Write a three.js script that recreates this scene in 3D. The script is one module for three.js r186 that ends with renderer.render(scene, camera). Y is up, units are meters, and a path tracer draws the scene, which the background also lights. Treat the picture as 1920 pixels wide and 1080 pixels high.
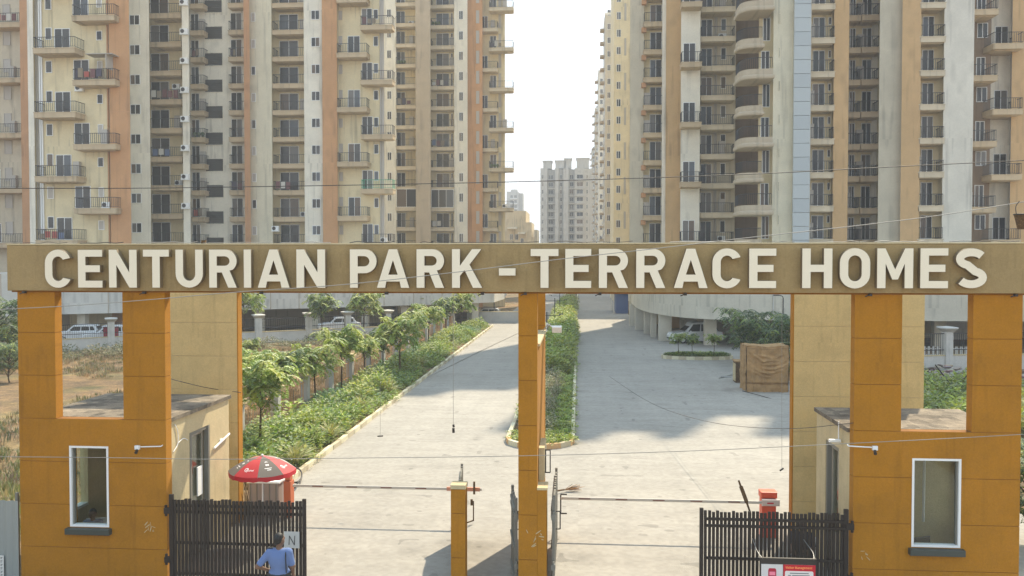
import * as THREE from 'three';
import { mergeGeometries } from 'three/addons/utils/BufferGeometryUtils.js';
import { MarchingCubes } from 'three/addons/objects/MarchingCubes.js';

// ------------------------------------------------------------------ camera, sky, sun, exposure
const scene = new THREE.Scene();
const EYE = 7.1, FOCAL = 1600, YAW = Math.atan(125 / FOCAL), PITCH = Math.atan(40 / FOCAL);
const camera = new THREE.PerspectiveCamera(2 * Math.atan(540 / FOCAL) * 180 / Math.PI, 1920 / 1080, 0.1, 3000);
camera.position.set(0, EYE, 0);
camera.rotation.order = 'YXZ';
camera.rotation.set(-PITCH, YAW, 0);
camera.setViewOffset(1920, 1080, 0, 12, 1920, 1080);
camera.updateMatrixWorld(true);

const SUN_EL = 49.5 * Math.PI / 180, SUN_AZ = 24 * Math.PI / 180;      // azimuth to the right of the road's direction (-z)
const sunDir = new THREE.Vector3(Math.cos(SUN_EL) * Math.sin(SUN_AZ), Math.sin(SUN_EL), -Math.cos(SUN_EL) * Math.cos(SUN_AZ));
{
  const W = 512, H = 256, data = new Float32Array(W * H * 4), d = new THREE.Vector3();
  for (let j = 0; j < H; j++) for (let i = 0; i < W; i++) {
    const el = ((j + 0.5) / H - 0.5) * Math.PI, az = ((i + 0.5) / W - 0.5) * 2 * Math.PI;
    d.set(Math.cos(el) * Math.cos(az), Math.sin(el), Math.cos(el) * Math.sin(az));
    const h = Math.max(0, d.y), t = Math.pow(h, 0.55), g = Math.max(0, d.dot(sunDir));
    const glow = 0.55 * Math.pow(g, 6) + 0.35 * Math.pow(g, 2), K = 0.56;
    const o = (j * W + i) * 4;
    data[o] = K * (1.66 - 1.10 * t + glow * 1.0);
    data[o + 1] = K * (1.66 - 0.76 * t + glow * 0.95);
    data[o + 2] = K * (1.66 - 0.40 * t + glow * 0.82);
    data[o + 3] = 1;
  }
  const sky = new THREE.DataTexture(data, W, H, THREE.RGBAFormat, THREE.FloatType);
  sky.mapping = THREE.EquirectangularReflectionMapping;
  sky.magFilter = THREE.LinearFilter; sky.needsUpdate = true;
  scene.background = sky; scene.environment = sky;
}
const sun = new THREE.DirectionalLight(new THREE.Color(1.0, 0.88, 0.67), 4.4);
sun.position.copy(sunDir).multiplyScalar(250).add(new THREE.Vector3(0, 0, -60));
sun.target.position.set(0, 0, -60); scene.add(sun, sun.target);
sun.castShadow = true; sun.shadow.radius = 1.6; sun.shadow.mapSize.set(4096, 4096);
Object.assign(sun.shadow.camera, { left: -160, right: 160, top: 160, bottom: -160, near: 1, far: 700 });
scene.fog = new THREE.FogExp2(new THREE.Color(0.93, 0.965, 1.0), 0.00095);
const EXPOSURE = 1.68;

// ------------------------------------------------------------------ helpers
let seed = 12345;
const rnd = () => { seed = (seed * 1664525 + 1013904223) >>> 0; return seed / 4294967296; };
const rr = (a, b) => a + (b - a) * rnd();
const pick = a => a[Math.floor(rnd() * a.length)];
// where a line of sight of the photograph meets a plane of the place
function ray(u, v) { return new THREE.Vector3((u - 960) / FOCAL, -(v - 528) / FOCAL, -1).applyEuler(new THREE.Euler(-PITCH, YAW, 0, 'YXZ')); }
function onZ(u, v, z) { const r = ray(u, v); return r.multiplyScalar(z / r.z).add(new THREE.Vector3(0, EYE, 0)); }
function onG(u, v, y = 0) { const r = ray(u, v); return r.multiplyScalar((y - EYE) / r.y).add(new THREE.Vector3(0, EYE, 0)); }
const X = (u, z) => onZ(u, 488, z).x;

const taken = {};
function numbered(n) { if (!(n in taken)) { taken[n] = 0; return n; } taken[n]++; return n + '_' + String(taken[n]).padStart(3, '0'); }
function tag(o, label, category, group, kind) {
  o.userData.label = label; if (category) o.userData.category = category;
  if (group) o.userData.group = group; if (kind) o.userData.kind = kind; return o;
}
function thing(name, label, category, p = [0, 0, 0], turn = 0, group) {
  const o = new THREE.Group(); o.name = numbered(name); o.position.set(...p); o.rotation.y = turn;
  tag(o, label, category, group); scene.add(o); return o;
}
function mesh(name, g, m, parent) {
  const o = new THREE.Mesh(Array.isArray(g) ? merge(g) : g, m); o.name = parent ? name : numbered(name);
  o.castShadow = o.receiveShadow = true; (parent || scene).add(o); return o;
}
function struct(name, g, m, parent) { const o = mesh(name, g, m, parent); if (!parent) o.userData.kind = 'structure'; return o; }
function copy(src, label, p, turn, scale) {
  const c = src.clone(); c.name = numbered(src.name.replace(/_\d{3}$/, '')); c.userData = { ...src.userData };
  if (label) c.userData.label = label; if (p) c.position.set(...p); if (turn !== undefined) c.rotation.y = turn; if (scale) c.scale.setScalar(scale);
  scene.add(c); return c;
}
function merge(list) {
  const a = list.map(g => { const n = g.index ? g.toNonIndexed() : g; for (const k of Object.keys(n.attributes)) if (!['position', 'normal', 'uv'].includes(k)) n.deleteAttribute(k); return n; });
  return mergeGeometries(a);
}
function box(w, h, d, x = 0, y = 0, z = 0, ry = 0) {            // centred on x, z; y is its base; uv in metres
  const g = new THREE.BoxGeometry(w, h, d), uv = g.attributes.uv, dims = [[d, h], [d, h], [w, d], [w, d], [w, h], [w, h]];
  const ou = Math.round((x * 0.37 + z * 0.11) * 100) / 100, ov = y;
  for (let f = 0; f < 6; f++) for (let k = 0; k < 4; k++) { const i = f * 4 + k; uv.setXY(i, uv.getX(i) * dims[f][0] + ou, uv.getY(i) * dims[f][1] + ov); }
  if (ry) g.rotateY(ry);
  g.translate(x, y + h / 2, z); return g;
}
const span = (x0, x1, y0, y1, z0, z1) => box(Math.abs(x1 - x0), y1 - y0, Math.abs(z1 - z0), (x0 + x1) / 2, y0, (z0 + z1) / 2);
function bar(a, b, r, r2 = r, seg = 6) {                          // tapered round bar between two points
  const A = new THREE.Vector3(...a), B = new THREE.Vector3(...b), d = B.clone().sub(A), g = new THREE.CylinderGeometry(r2, r, d.length(), seg, 1);
  g.applyQuaternion(new THREE.Quaternion().setFromUnitVectors(new THREE.Vector3(0, 1, 0), d.clone().normalize()));
  g.translate(...A.add(B).multiplyScalar(0.5).toArray()); return g;
}
function tube(pts, r, n = 24, seg = 5) { return new THREE.TubeGeometry(new THREE.CatmullRomCurve3(pts.map(p => p.isVector3 ? p : new THREE.Vector3(...p))), n, r, seg); }
function extrude(pts, depth, bevel = 0, holes = []) {             // outline in x, y; depth along +z
  const s = pts.isShape ? pts : new THREE.Shape(pts.map(p => new THREE.Vector2(...p)));
  for (const h of holes) s.holes.push(h.isPath ? h : new THREE.Path(h.map(p => new THREE.Vector2(...p))));
  return new THREE.ExtrudeGeometry(s, { depth, bevelEnabled: bevel > 0, bevelSize: bevel, bevelThickness: bevel, bevelSegments: 2, curveSegments: 12 });
}
function rbox(w, h, d, r, x = 0, y = 0, z = 0) {                  // box with rounded upright and level edges
  const s = new THREE.Shape(), a = w / 2 - r, b = h / 2 - r;
  s.moveTo(-a, -b); s.lineTo(a, -b); s.lineTo(a, b); s.lineTo(-a, b); s.closePath();
  const g = new THREE.ExtrudeGeometry(s, { depth: d - 2 * r, bevelEnabled: true, bevelSize: r, bevelThickness: r, bevelSegments: 3 });
  g.translate(x, y + h / 2, z - d / 2 + r); return g;
}

// ------------------------------------------------------------------ textures
function grid(n, s) { let q = s; const a = new Float32Array(n * n); for (let i = 0; i < n * n; i++) { q = (q * 1664525 + 1013904223) >>> 0; a[i] = q / 4294967296; } return a; }
function noise(per, s) {
  const a = grid(per, s);
  return (x, y) => { x *= per; y *= per; const i = Math.floor(x), j = Math.floor(y), f = x - i, g = y - j, u = f * f * (3 - 2 * f), v = g * g * (3 - 2 * g), A = (p, q) => a[((q % per + per) % per) * per + (p % per + per) % per];
    return (A(i, j) * (1 - u) + A(i + 1, j) * u) * (1 - v) + (A(i, j + 1) * (1 - u) + A(i + 1, j + 1) * u) * v; };
}
function texture(n, metres, fn, color = true) {                   // fn(x, y) in 0..1 -> [r, g, b] in sRGB 0..1
  const d = new Uint8Array(n * n * 4);
  for (let j = 0; j < n; j++) for (let i = 0; i < n; i++) { const c = fn(i / n, j / n), o = (j * n + i) * 4; for (let k = 0; k < 3; k++) d[o + k] = Math.max(0, Math.min(255, c[k] * 255)); d[o + 3] = 255; }
  const t = new THREE.DataTexture(d, n, n); t.wrapS = t.wrapT = THREE.RepeatWrapping; t.magFilter = THREE.LinearFilter; t.minFilter = THREE.LinearMipmapLinearFilter; t.generateMipmaps = true;
  if (color) t.colorSpace = THREE.SRGBColorSpace; t.repeat.set(1 / metres, 1 / metres); t.needsUpdate = true; return t;
}
const N4 = noise(4, 1), N8 = noise(8, 2), N16 = noise(16, 3), N32 = noise(32, 4), N64 = noise(64, 5), N128 = noise(128, 6), N256 = noise(256, 7);
const fbm = (x, y) => 0.4 * N8(x, y) + 0.25 * N16(x, y) + 0.17 * N32(x, y) + 0.1 * N64(x, y) + 0.08 * N128(x, y);
const streak = (x, y) => 0.5 * N64(x, y * 0.06) + 0.3 * N128(x, y * 0.08) + 0.2 * N32(x, y * 0.05);
const plasterTex = texture(512, 5, (x, y) => { const s = streak(x, y), m = fbm(x, y), k = 0.84 + 0.16 * m + 0.06 * (N256(x, y) - 0.5) - 0.11 * Math.max(0, s - 0.58) * 2.2 - 0.10 * Math.max(0, N16(x + 0.4, y + 0.1) - 0.72); const w = Math.max(0, m - 0.55) * 0.25; return [k - w * 0.2, k - w * 0.35, k - w * 0.6]; });
const facadeTex = texture(512, 17, (x, y) => { const s = streak(x, y), m = fbm(x, y), k = 0.92 + 0.14 * (m - 0.5) + 0.03 * (N256(x, y) - 0.5) - 0.24 * Math.max(0, s - 0.58) * 2 - 0.09 * Math.max(0, N32(x + 0.3, y * 0.5) * N8(x, y) - 0.4) * 2; return [k, k * 0.995, k * 0.985]; });
const plasterBump = texture(256, 1.4, (x, y) => { const k = 0.5 * N64(x, y) + 0.5 * N128(x, y); return [k, k, k]; }, false);
const roadTex = texture(1024, 26, (x, y) => {
  const m = fbm(x, y), g = N256(x, y), t = N128(x * 0.2, y) * 0.4 + N64(x * 0.12, y) * 0.3 + N64(x, y * 0.05) * 0.3;
  let k = 0.86 + 0.12 * (m - 0.5) + 0.07 * (g - 0.5) + 0.10 * (t - 0.5); const st = Math.max(0, N16(x + 0.3, y + 0.7) * N32(x, y) - 0.5) * 0.25; k -= st; if (N256(x * 3 % 1, y * 3 % 1) > 0.985) k -= 0.12; if (N64(x + 0.11, y + 0.37) > 0.93) k -= 0.10;
  return [k, k * 0.975, k * 0.935];
});
const roadBump = texture(512, 3, (x, y) => { const k = N256(x, y) * 0.6 + N128(x, y) * 0.4; return [k, k, k]; }, false);
const soilTex = texture(512, 14, (x, y) => { const m = fbm(x, y), g = N256(x, y), q = N32(x, y), d = 0.40 + 0.3 * (m - 0.5) + 0.16 * (g - 0.5); const gr = Math.max(0, N8(x + 0.2, y) - 0.5) * 0.5; return [d * 1.24 + 0.06 * q - gr * 0.25, d * 1.05 + 0.04 * q, d * 0.80 - gr * 0.12]; });
const roofTex = texture(256, 3.2, (x, y) => { const m = fbm(x, y), g = N256(x, y), d = N16(x, y * 0.5) > 0.6 ? 0.12 : 0, k = 0.66 + 0.5 * (m - 0.5) + 0.2 * (g - 0.5) - d; return [k, k * 0.96, k * 0.9]; });
const barkTex = texture(128, 0.8, (x, y) => { const k = 0.55 + 0.4 * N64(x, y * 0.2) * N16(x, y); return [k, k * 0.93, k * 0.82]; });
const tarpTex = texture(256, 2.2, (x, y) => { const k = 0.74 + 0.3 * (fbm(x, y) - 0.5) + 0.05 * (N256(x, y) - 0.5); return [k, k * 0.93, k * 0.84]; });
const L = (r, g, b) => new THREE.Color().setRGB(r, g, b);
function mat(c, o = {}) { return new THREE.MeshStandardMaterial({ color: c, roughness: 0.85, metalness: 0, ...o }); }
const plaster = c => mat(c, { map: plasterTex, bumpMap: plasterBump, bumpScale: 0.003, roughness: 0.92 });
const facade = c => mat(c, { map: facadeTex, roughness: 0.93 });
const M = {
  orange: plaster(L(0.47, 0.20, 0.008)), grooveOrange: plaster(L(0.30, 0.12, 0.014)), tan: plaster(L(0.425, 0.30, 0.135)), cream: plaster(L(0.72, 0.55, 0.255)), creamPale: plaster(L(0.66, 0.54, 0.32)),
  letter: mat(L(0.84, 0.75, 0.58), { roughness: 0.55 }), roof: mat(L(0.52, 0.47, 0.40), { map: roofTex, roughness: 1 }),
  road: mat(L(0.46, 0.447, 0.425), { map: roadTex, bumpMap: roadBump, bumpScale: 0.006, roughness: 0.9 }), soil: mat(L(0.74, 0.69, 0.64), { map: soilTex, roughness: 1 }), bed: mat(L(0.50, 0.42, 0.30), { map: soilTex, roughness: 1 }),
  kerb: plaster(L(0.82, 0.75, 0.52)), kerbWorn: plaster(L(0.62, 0.53, 0.36)), kerbPaint: plaster(L(0.72, 0.45, 0.22)),
  white: mat(L(0.82, 0.82, 0.80), { roughness: 0.45 }), frame: mat(L(0.80, 0.79, 0.76), { roughness: 0.5 }), dark: mat(L(0.035, 0.027, 0.021), { roughness: 0.5 }), black: mat(L(0.02, 0.02, 0.02), { roughness: 0.5 }),
  gate: mat(L(0.026, 0.016, 0.010), { roughness: 0.65 }), gateGrey: mat(L(0.20, 0.19, 0.16), { roughness: 0.6 }), rail: mat(L(0.045, 0.042, 0.042), { roughness: 0.6 }), steel: mat(L(0.42, 0.42, 0.41), { roughness: 0.4, metalness: 0.7 }),
  sill: mat(L(0.055, 0.062, 0.052), { roughness: 0.5 }), concrete: plaster(L(0.52, 0.50, 0.46)), pillarWhite: plaster(L(0.70, 0.67, 0.61)),
  rust: mat(L(0.50, 0.13, 0.05), { roughness: 0.7 }), red: mat(L(0.72, 0.10, 0.045), { roughness: 0.45 }), redDeep: mat(L(0.55, 0.02, 0.03), { roughness: 0.5 }), glass: new THREE.MeshPhysicalMaterial({ color: L(0.92, 0.96, 0.94), transmission: 1, thickness: 0, roughness: 0.03, ior: 1.45 }),
  bark: mat(L(0.20, 0.15, 0.10), { map: barkTex, roughness: 1 }), tarp: mat(L(0.70, 0.49, 0.26), { map: tarpTex, roughness: 0.85 }),
  cable: mat(L(0.05, 0.045, 0.04), { roughness: 0.6 }), cableGrey: mat(L(0.30, 0.28, 0.25), { roughness: 0.6 }), wood: mat(L(0.30, 0.20, 0.11), { map: barkTex, roughness: 0.9 }), rods: mat(L(0.52, 0.28, 0.13), { roughness: 0.9 }),
};
// facade colours
const F = {
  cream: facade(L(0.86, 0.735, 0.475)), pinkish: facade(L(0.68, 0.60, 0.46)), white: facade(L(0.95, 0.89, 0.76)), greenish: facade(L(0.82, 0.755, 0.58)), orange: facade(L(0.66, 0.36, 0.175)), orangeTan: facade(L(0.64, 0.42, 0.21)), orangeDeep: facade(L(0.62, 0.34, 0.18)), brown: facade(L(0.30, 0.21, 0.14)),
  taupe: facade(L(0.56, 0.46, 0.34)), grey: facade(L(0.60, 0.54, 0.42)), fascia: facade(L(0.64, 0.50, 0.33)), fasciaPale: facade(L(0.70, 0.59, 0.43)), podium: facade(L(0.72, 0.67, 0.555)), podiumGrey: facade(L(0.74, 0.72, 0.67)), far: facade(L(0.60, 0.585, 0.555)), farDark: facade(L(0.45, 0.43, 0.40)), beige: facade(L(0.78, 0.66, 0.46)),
  plain: facade(L(0.80, 0.755, 0.66)), curve: facade(L(0.60, 0.50, 0.365)), blue: mat(L(0.43, 0.46, 0.46), { roughness: 0.22, metalness: 0.0 }), blueAlt: mat(L(0.40, 0.43, 0.435), { roughness: 0.26 }),
};
const panes = [L(0.03, 0.028, 0.027), L(0.045, 0.042, 0.04), L(0.07, 0.066, 0.062), L(0.02, 0.018, 0.02), L(0.16, 0.145, 0.13), L(0.09, 0.10, 0.115), L(0.13, 0.09, 0.06), L(0.035, 0.04, 0.04), L(0.05, 0.045, 0.042)].map(c => mat(c, { roughness: 0.22 }));
const louvre = mat(L(0.46, 0.42, 0.37), { roughness: 0.7 }), stairDark = mat(L(0.075, 0.072, 0.066), { roughness: 0.5 });

// ------------------------------------------------------------------ ground, roads, kerbs
function sheet(pts, y, thick = 0) {                                // flat polygon of [x, z] points
  const s = new THREE.Shape(pts.map(p => new THREE.Vector2(p[0], -p[1])));
  const g = thick ? new THREE.ExtrudeGeometry(s, { depth: thick, bevelEnabled: false }) : new THREE.ShapeGeometry(s, 16);
  g.rotateX(-Math.PI / 2); g.translate(0, y, 0); return g;
}
const rect = (x0, x1, z0, z1) => [[x0, z0], [x1, z0], [x1, z1], [x0, z1]];
tag(struct('ground', sheet(rect(-700, 700, 60, -1100), -0.02), M.soil), 'dry brown earth with patches of straw around the towers', null);
tag(struct('road', sheet([[-9.2, 0], [12.4, 0], [12.4, -56], [26, -64], [26, -96], [6.5, -98], [6.5, -440], [-9.2, -440], [-9.2, -104], [-16, -100], [-16, -92], [-9.2, -91]], 0.0), M.road), 'pale concrete road on both sides of the planted median', null);
tag(struct('verge', sheet(rect(-13.4, -9.3, -25.6, -91.5), 0.06, 0), M.bed), 'planted earth strip between road kerb and fence', null);
{
  const k = thing('kerb', 'long pale kerb with worn yellow blocks edging the left planting strip', 'kerb'); k.userData.kind = 'structure'; delete k.userData.category;
  const gs = [0, 1, 2].map(i => { const g = rbox(0.16, 0.17 + i * 0.006, 0.985, 0.015, 0, 0, 0); return g; });
  for (let i = 0, z = -25.7; z > -91; z -= 1.0, i++) { const m = mesh(i ? 'kerb_stone' : 'kerb_stone', gs[i % 3], i % 2 ? M.kerb : M.kerbWorn, k); m.position.set(-9.22 + rr(-0.012, 0.012), 0.0, z); m.rotation.y = rr(-0.012, 0.012); }
}
// median: rounded front at z = -31.9
const MED = { x0: -2.75, x1: -0.22, z0: -33.1, z1: -230 };
{
  const c = (MED.x0 + MED.x1) / 2, r = (MED.x1 - MED.x0) / 2, arc = n => Array.from({ length: n + 1 }, (_, i) => { const a = Math.PI * i / n; return [c + r * Math.cos(a), MED.z0 + r * Math.sin(a) * 0.95]; });
  const inner = arc(12).map(([x, z]) => [c + (x - c) * 0.9, MED.z0 + (z - MED.z0) * 0.9]);
  tag(struct('median', sheet([...inner, [MED.x0 + 0.13, MED.z1], [MED.x1 - 0.13, MED.z1]].reverse(), 0.1), M.bed), 'planted earth of the road median', null);
  const k = thing('kerb', 'pale kerb with faded orange blocks running round the median', null); k.userData.kind = 'structure'; delete k.userData.category;
  const pts = [];
  for (let z = -110; z < MED.z0; z += 1.0) pts.push([MED.x1, z]);
  const na = pts.length; pts.push(...arc(7)); const nb = pts.length;
  for (let z = MED.z0 - 1; z > -110; z -= 1.0) pts.push([MED.x0, z]);
  for (let i = 0; i < pts.length - 1; i++) {
    const [a, b] = pts[i], [p, q] = pts[i + 1], l = Math.hypot(p - a, q - b); if (l > 3) continue;
    const curved = i >= na - 1 && i < nb; const m = mesh('kerb_stone', rbox(0.15, 0.2, l - (curved ? -0.03 : 0.015), 0.015), curved && i % 2 ? M.kerbPaint : i % 3 ? M.kerb : M.kerbWorn, k);
    m.position.set((a + p) / 2, 0, (b + q) / 2); m.rotation.y = Math.atan2(p - a, q - b);
  }
  mesh('kerb_far', [span(MED.x0 - 0.07, MED.x0 + 0.07, 0, 0.2, -110.5, -230), span(MED.x1 - 0.07, MED.x1 + 0.07, 0, 0.2, -110.5, -230)], M.kerb, k);
}

// ------------------------------------------------------------------ apartment towers
const TOP = 57.5, FLOORS = Array.from({ length: 18 }, (_, j) => 9 + 3 * j);
const topAt = z => EYE + 0.31 * Math.abs(z) + 4;                   // a little above the frame
function wall(t, u0, u1, z, back, m, name = 'wall', top = TOP) {
  // splayed in plan: the flank towards the road runs back obliquely
  const x0 = X(u0, z), x1 = X(u1, z), R = u0 > 1085, near = R ? Math.min(X(u0 + 3, back), X(u1 - 1, back)) : Math.max(X(u1 - 3, back), X(u0 + 1, back));
  const b0 = R ? near : Math.min(x0, near - 0.4), b1 = R ? Math.max(x1, near + 0.4) : near;
  const g = sheet([[b0, back], [x0, z], [x1, z], [b1, back]], 0, top);
  return mesh(name, g, m, t);
}
function win(t, u0, u1, z, y0, h, o = {}) {                        // framed window set on a wall plane
  const x0 = X(u0, z), x1 = X(u1, z), w = x1 - x0, n = o.n || 2, f = mesh(o.name || 'window', (() => {
    const b = 0.055, p = [span(x0, x1, y0, y0 + b, z, z + 0.07), span(x0, x1, y0 + h - b, y0 + h, z, z + 0.07)];
    for (let i = 0; i <= n; i++) { const x = x0 + (w - b) * i / n; p.push(span(x, x + b, y0 + b, y0 + h - b, z, z + 0.07)); } return p; })(), o.frame || M.frame, t);
  for (let i = 0; i < n; i++) { const xa = x0 + 0.05 + (w - 0.1) * i / n, xb = x0 + 0.05 + (w - 0.1) * (i + 1) / n; mesh('pane', span(xa + 0.003, xb - 0.003, y0 + 0.05, y0 + h - 0.05, z + 0.004 * i, z + 0.03 + 0.012 * i), o.pane || pick(panes), f); }
  return f;
}
const railCache = {};
function railGeo(w, d, sides) {
  const key = w.toFixed(2) + d.toFixed(2) + sides; if (railCache[key]) return railCache[key];
  const p = [box(w, 0.05, 0.05, 0, 0.98, 0), box(w, 0.035, 0.035, 0, 0.1, 0)], n = Math.max(3, Math.round(w / 0.2));
  for (let i = 0; i <= n; i++) p.push(box(0.026, 0.86, 0.026, -w / 2 + 0.02 + (w - 0.04) * i / n, 0.12, 0));
  for (const s of sides) { p.push(box(0.05, 0.05, d, s * (w / 2 - 0.025), 0.98, -d / 2)); p.push(box(0.035, 0.035, d, s * (w / 2 - 0.025), 0.1, -d / 2)); for (let k = 1; k < d / 0.25; k++) p.push(box(0.026, 0.86, 0.026, s * (w / 2 - 0.025), 0.12, -k * 0.25)); }
  return railCache[key] = merge(p);
}
function balcony(t, u0, u1, zWall, zFront, Y, o = {}) {
  const x0 = X(u0, zFront), x1 = X(u1, zFront), w = x1 - x0, d = Math.abs(zWall - zFront), th = o.th || 0.52, cx = (x0 + x1) / 2;
  const s = mesh('balcony', [box(w, th - 0.08, d, cx, Y - th, (zWall + zFront) / 2), box(w + 0.08, 0.08, d + 0.06, cx, Y - 0.08, (zWall + zFront) / 2 + 0.0), box(w * 0.9, 0.06, d * 0.8, cx, Y - th - 0.06, (zWall + zFront) / 2 - 0.1 * d)], o.mat || F.fascia, t);
  if (o.rail !== false) { const r = mesh('railing', railGeo(w - 0.06, d - 0.06, o.sides || [-1, 1]), o.railMat || M.rail, s); r.position.set(cx, Y, zFront - 0.05); }
  if (o.door) {
    win(t, o.door[0], o.door[1], zWall, Y + 0.05, o.dh || 2.15, { name: 'sliding_door', n: o.dn || 2 });
    const q = rnd(), free = Math.abs(X(o.door[0], zWall) - x0) > Math.abs(x1 - X(o.door[1], zWall)) ? [x0 + 0.15, X(o.door[0], zWall) - 0.1] : [X(o.door[1], zWall) + 0.1, x1 - 0.15], mid = (free[0] + free[1]) / 2;
    if (q < 0.16 && free[1] - free[0] > 0.9) acUnit(t, mid, Y + (rnd() < 0.5 ? 0.1 : 1.9), zWall + 0.18);
    else if (q < 0.22 && !o.quiet) laundry(t, x0 + 0.2, x0 + (x1 - x0) * rr(0.4, 0.9), Y + 0.05, zFront - 0.08);
    else if (q < 0.28 && !o.quiet) for (let k = 0; k < 3; k++) mesh('flower_pot', [new THREE.CylinderGeometry(0.14, 0.1, 0.25, 8).translate(x0 + 0.35 + k * 0.45, Y + 0.13, zFront - 0.3), new THREE.IcosahedronGeometry(0.22, 1).translate(x0 + 0.35 + k * 0.45, Y + 0.42, zFront - 0.3)], potGreen, t);
    else if (q < 0.5) mesh('cupboard', box(0.6, 1.5, 0.4, mid, Y, zWall + 0.25), louvre, t);
  }
  return s;
}
function acUnit(t, x, y, z) {
  const a = mesh('air_conditioner', [box(0.8, 0.55, 0.3, x, y, z), box(0.9, 0.05, 0.36, x, y - 0.06, z)], M.white, t);
  const g = new THREE.CylinderGeometry(0.21, 0.21, 0.03, 14); g.rotateX(Math.PI / 2); g.translate(x - 0.12, y + 0.28, z + 0.155); mesh('fan_grille', g, M.rail, a);
}
const potGreen = mat(L(0.10, 0.14, 0.05)), screenM = mat(L(0.40, 0.30, 0.17), { roughness: 1 });
function laundry(t, x0, x1, y, z) {
  const cs = [L(0.38, 0.09, 0.07), L(0.08, 0.07, 0.10), L(0.55, 0.52, 0.46), L(0.17, 0.08, 0.08), L(0.12, 0.15, 0.24), L(0.25, 0.2, 0.14)];
  const n = Math.max(2, Math.round((x1 - x0) / 0.6));
  for (let i = 0; i < n; i++) mesh('hanging_cloth', box((x1 - x0) / n * 0.8, rr(0.5, 0.9), 0.04, x0 + (x1 - x0) * (i + 0.5) / n, y + rr(0.05, 0.2), z), mat(pick(cs), { roughness: 1 }), t);
}
function pipes(t, us, z, m, r = 0.07, top = 46) { for (const u of us) { const x = X(u, z); mesh('drain_pipe', bar([x, 3, z + r], [x, top, z + r], r, r, 6), m, t); } }
const vis = (z, par) => FLOORS.filter((Y, j) => Y < topAt(z) && (par === undefined || j % 2 === par));
const tank = (t, x, z, m, y = TOP) => mesh('roof_tank_room', [box(5, 3, 4, x, y, z), box(5.4, 0.25, 4.4, x, y + 3, z)], m, t);

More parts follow.
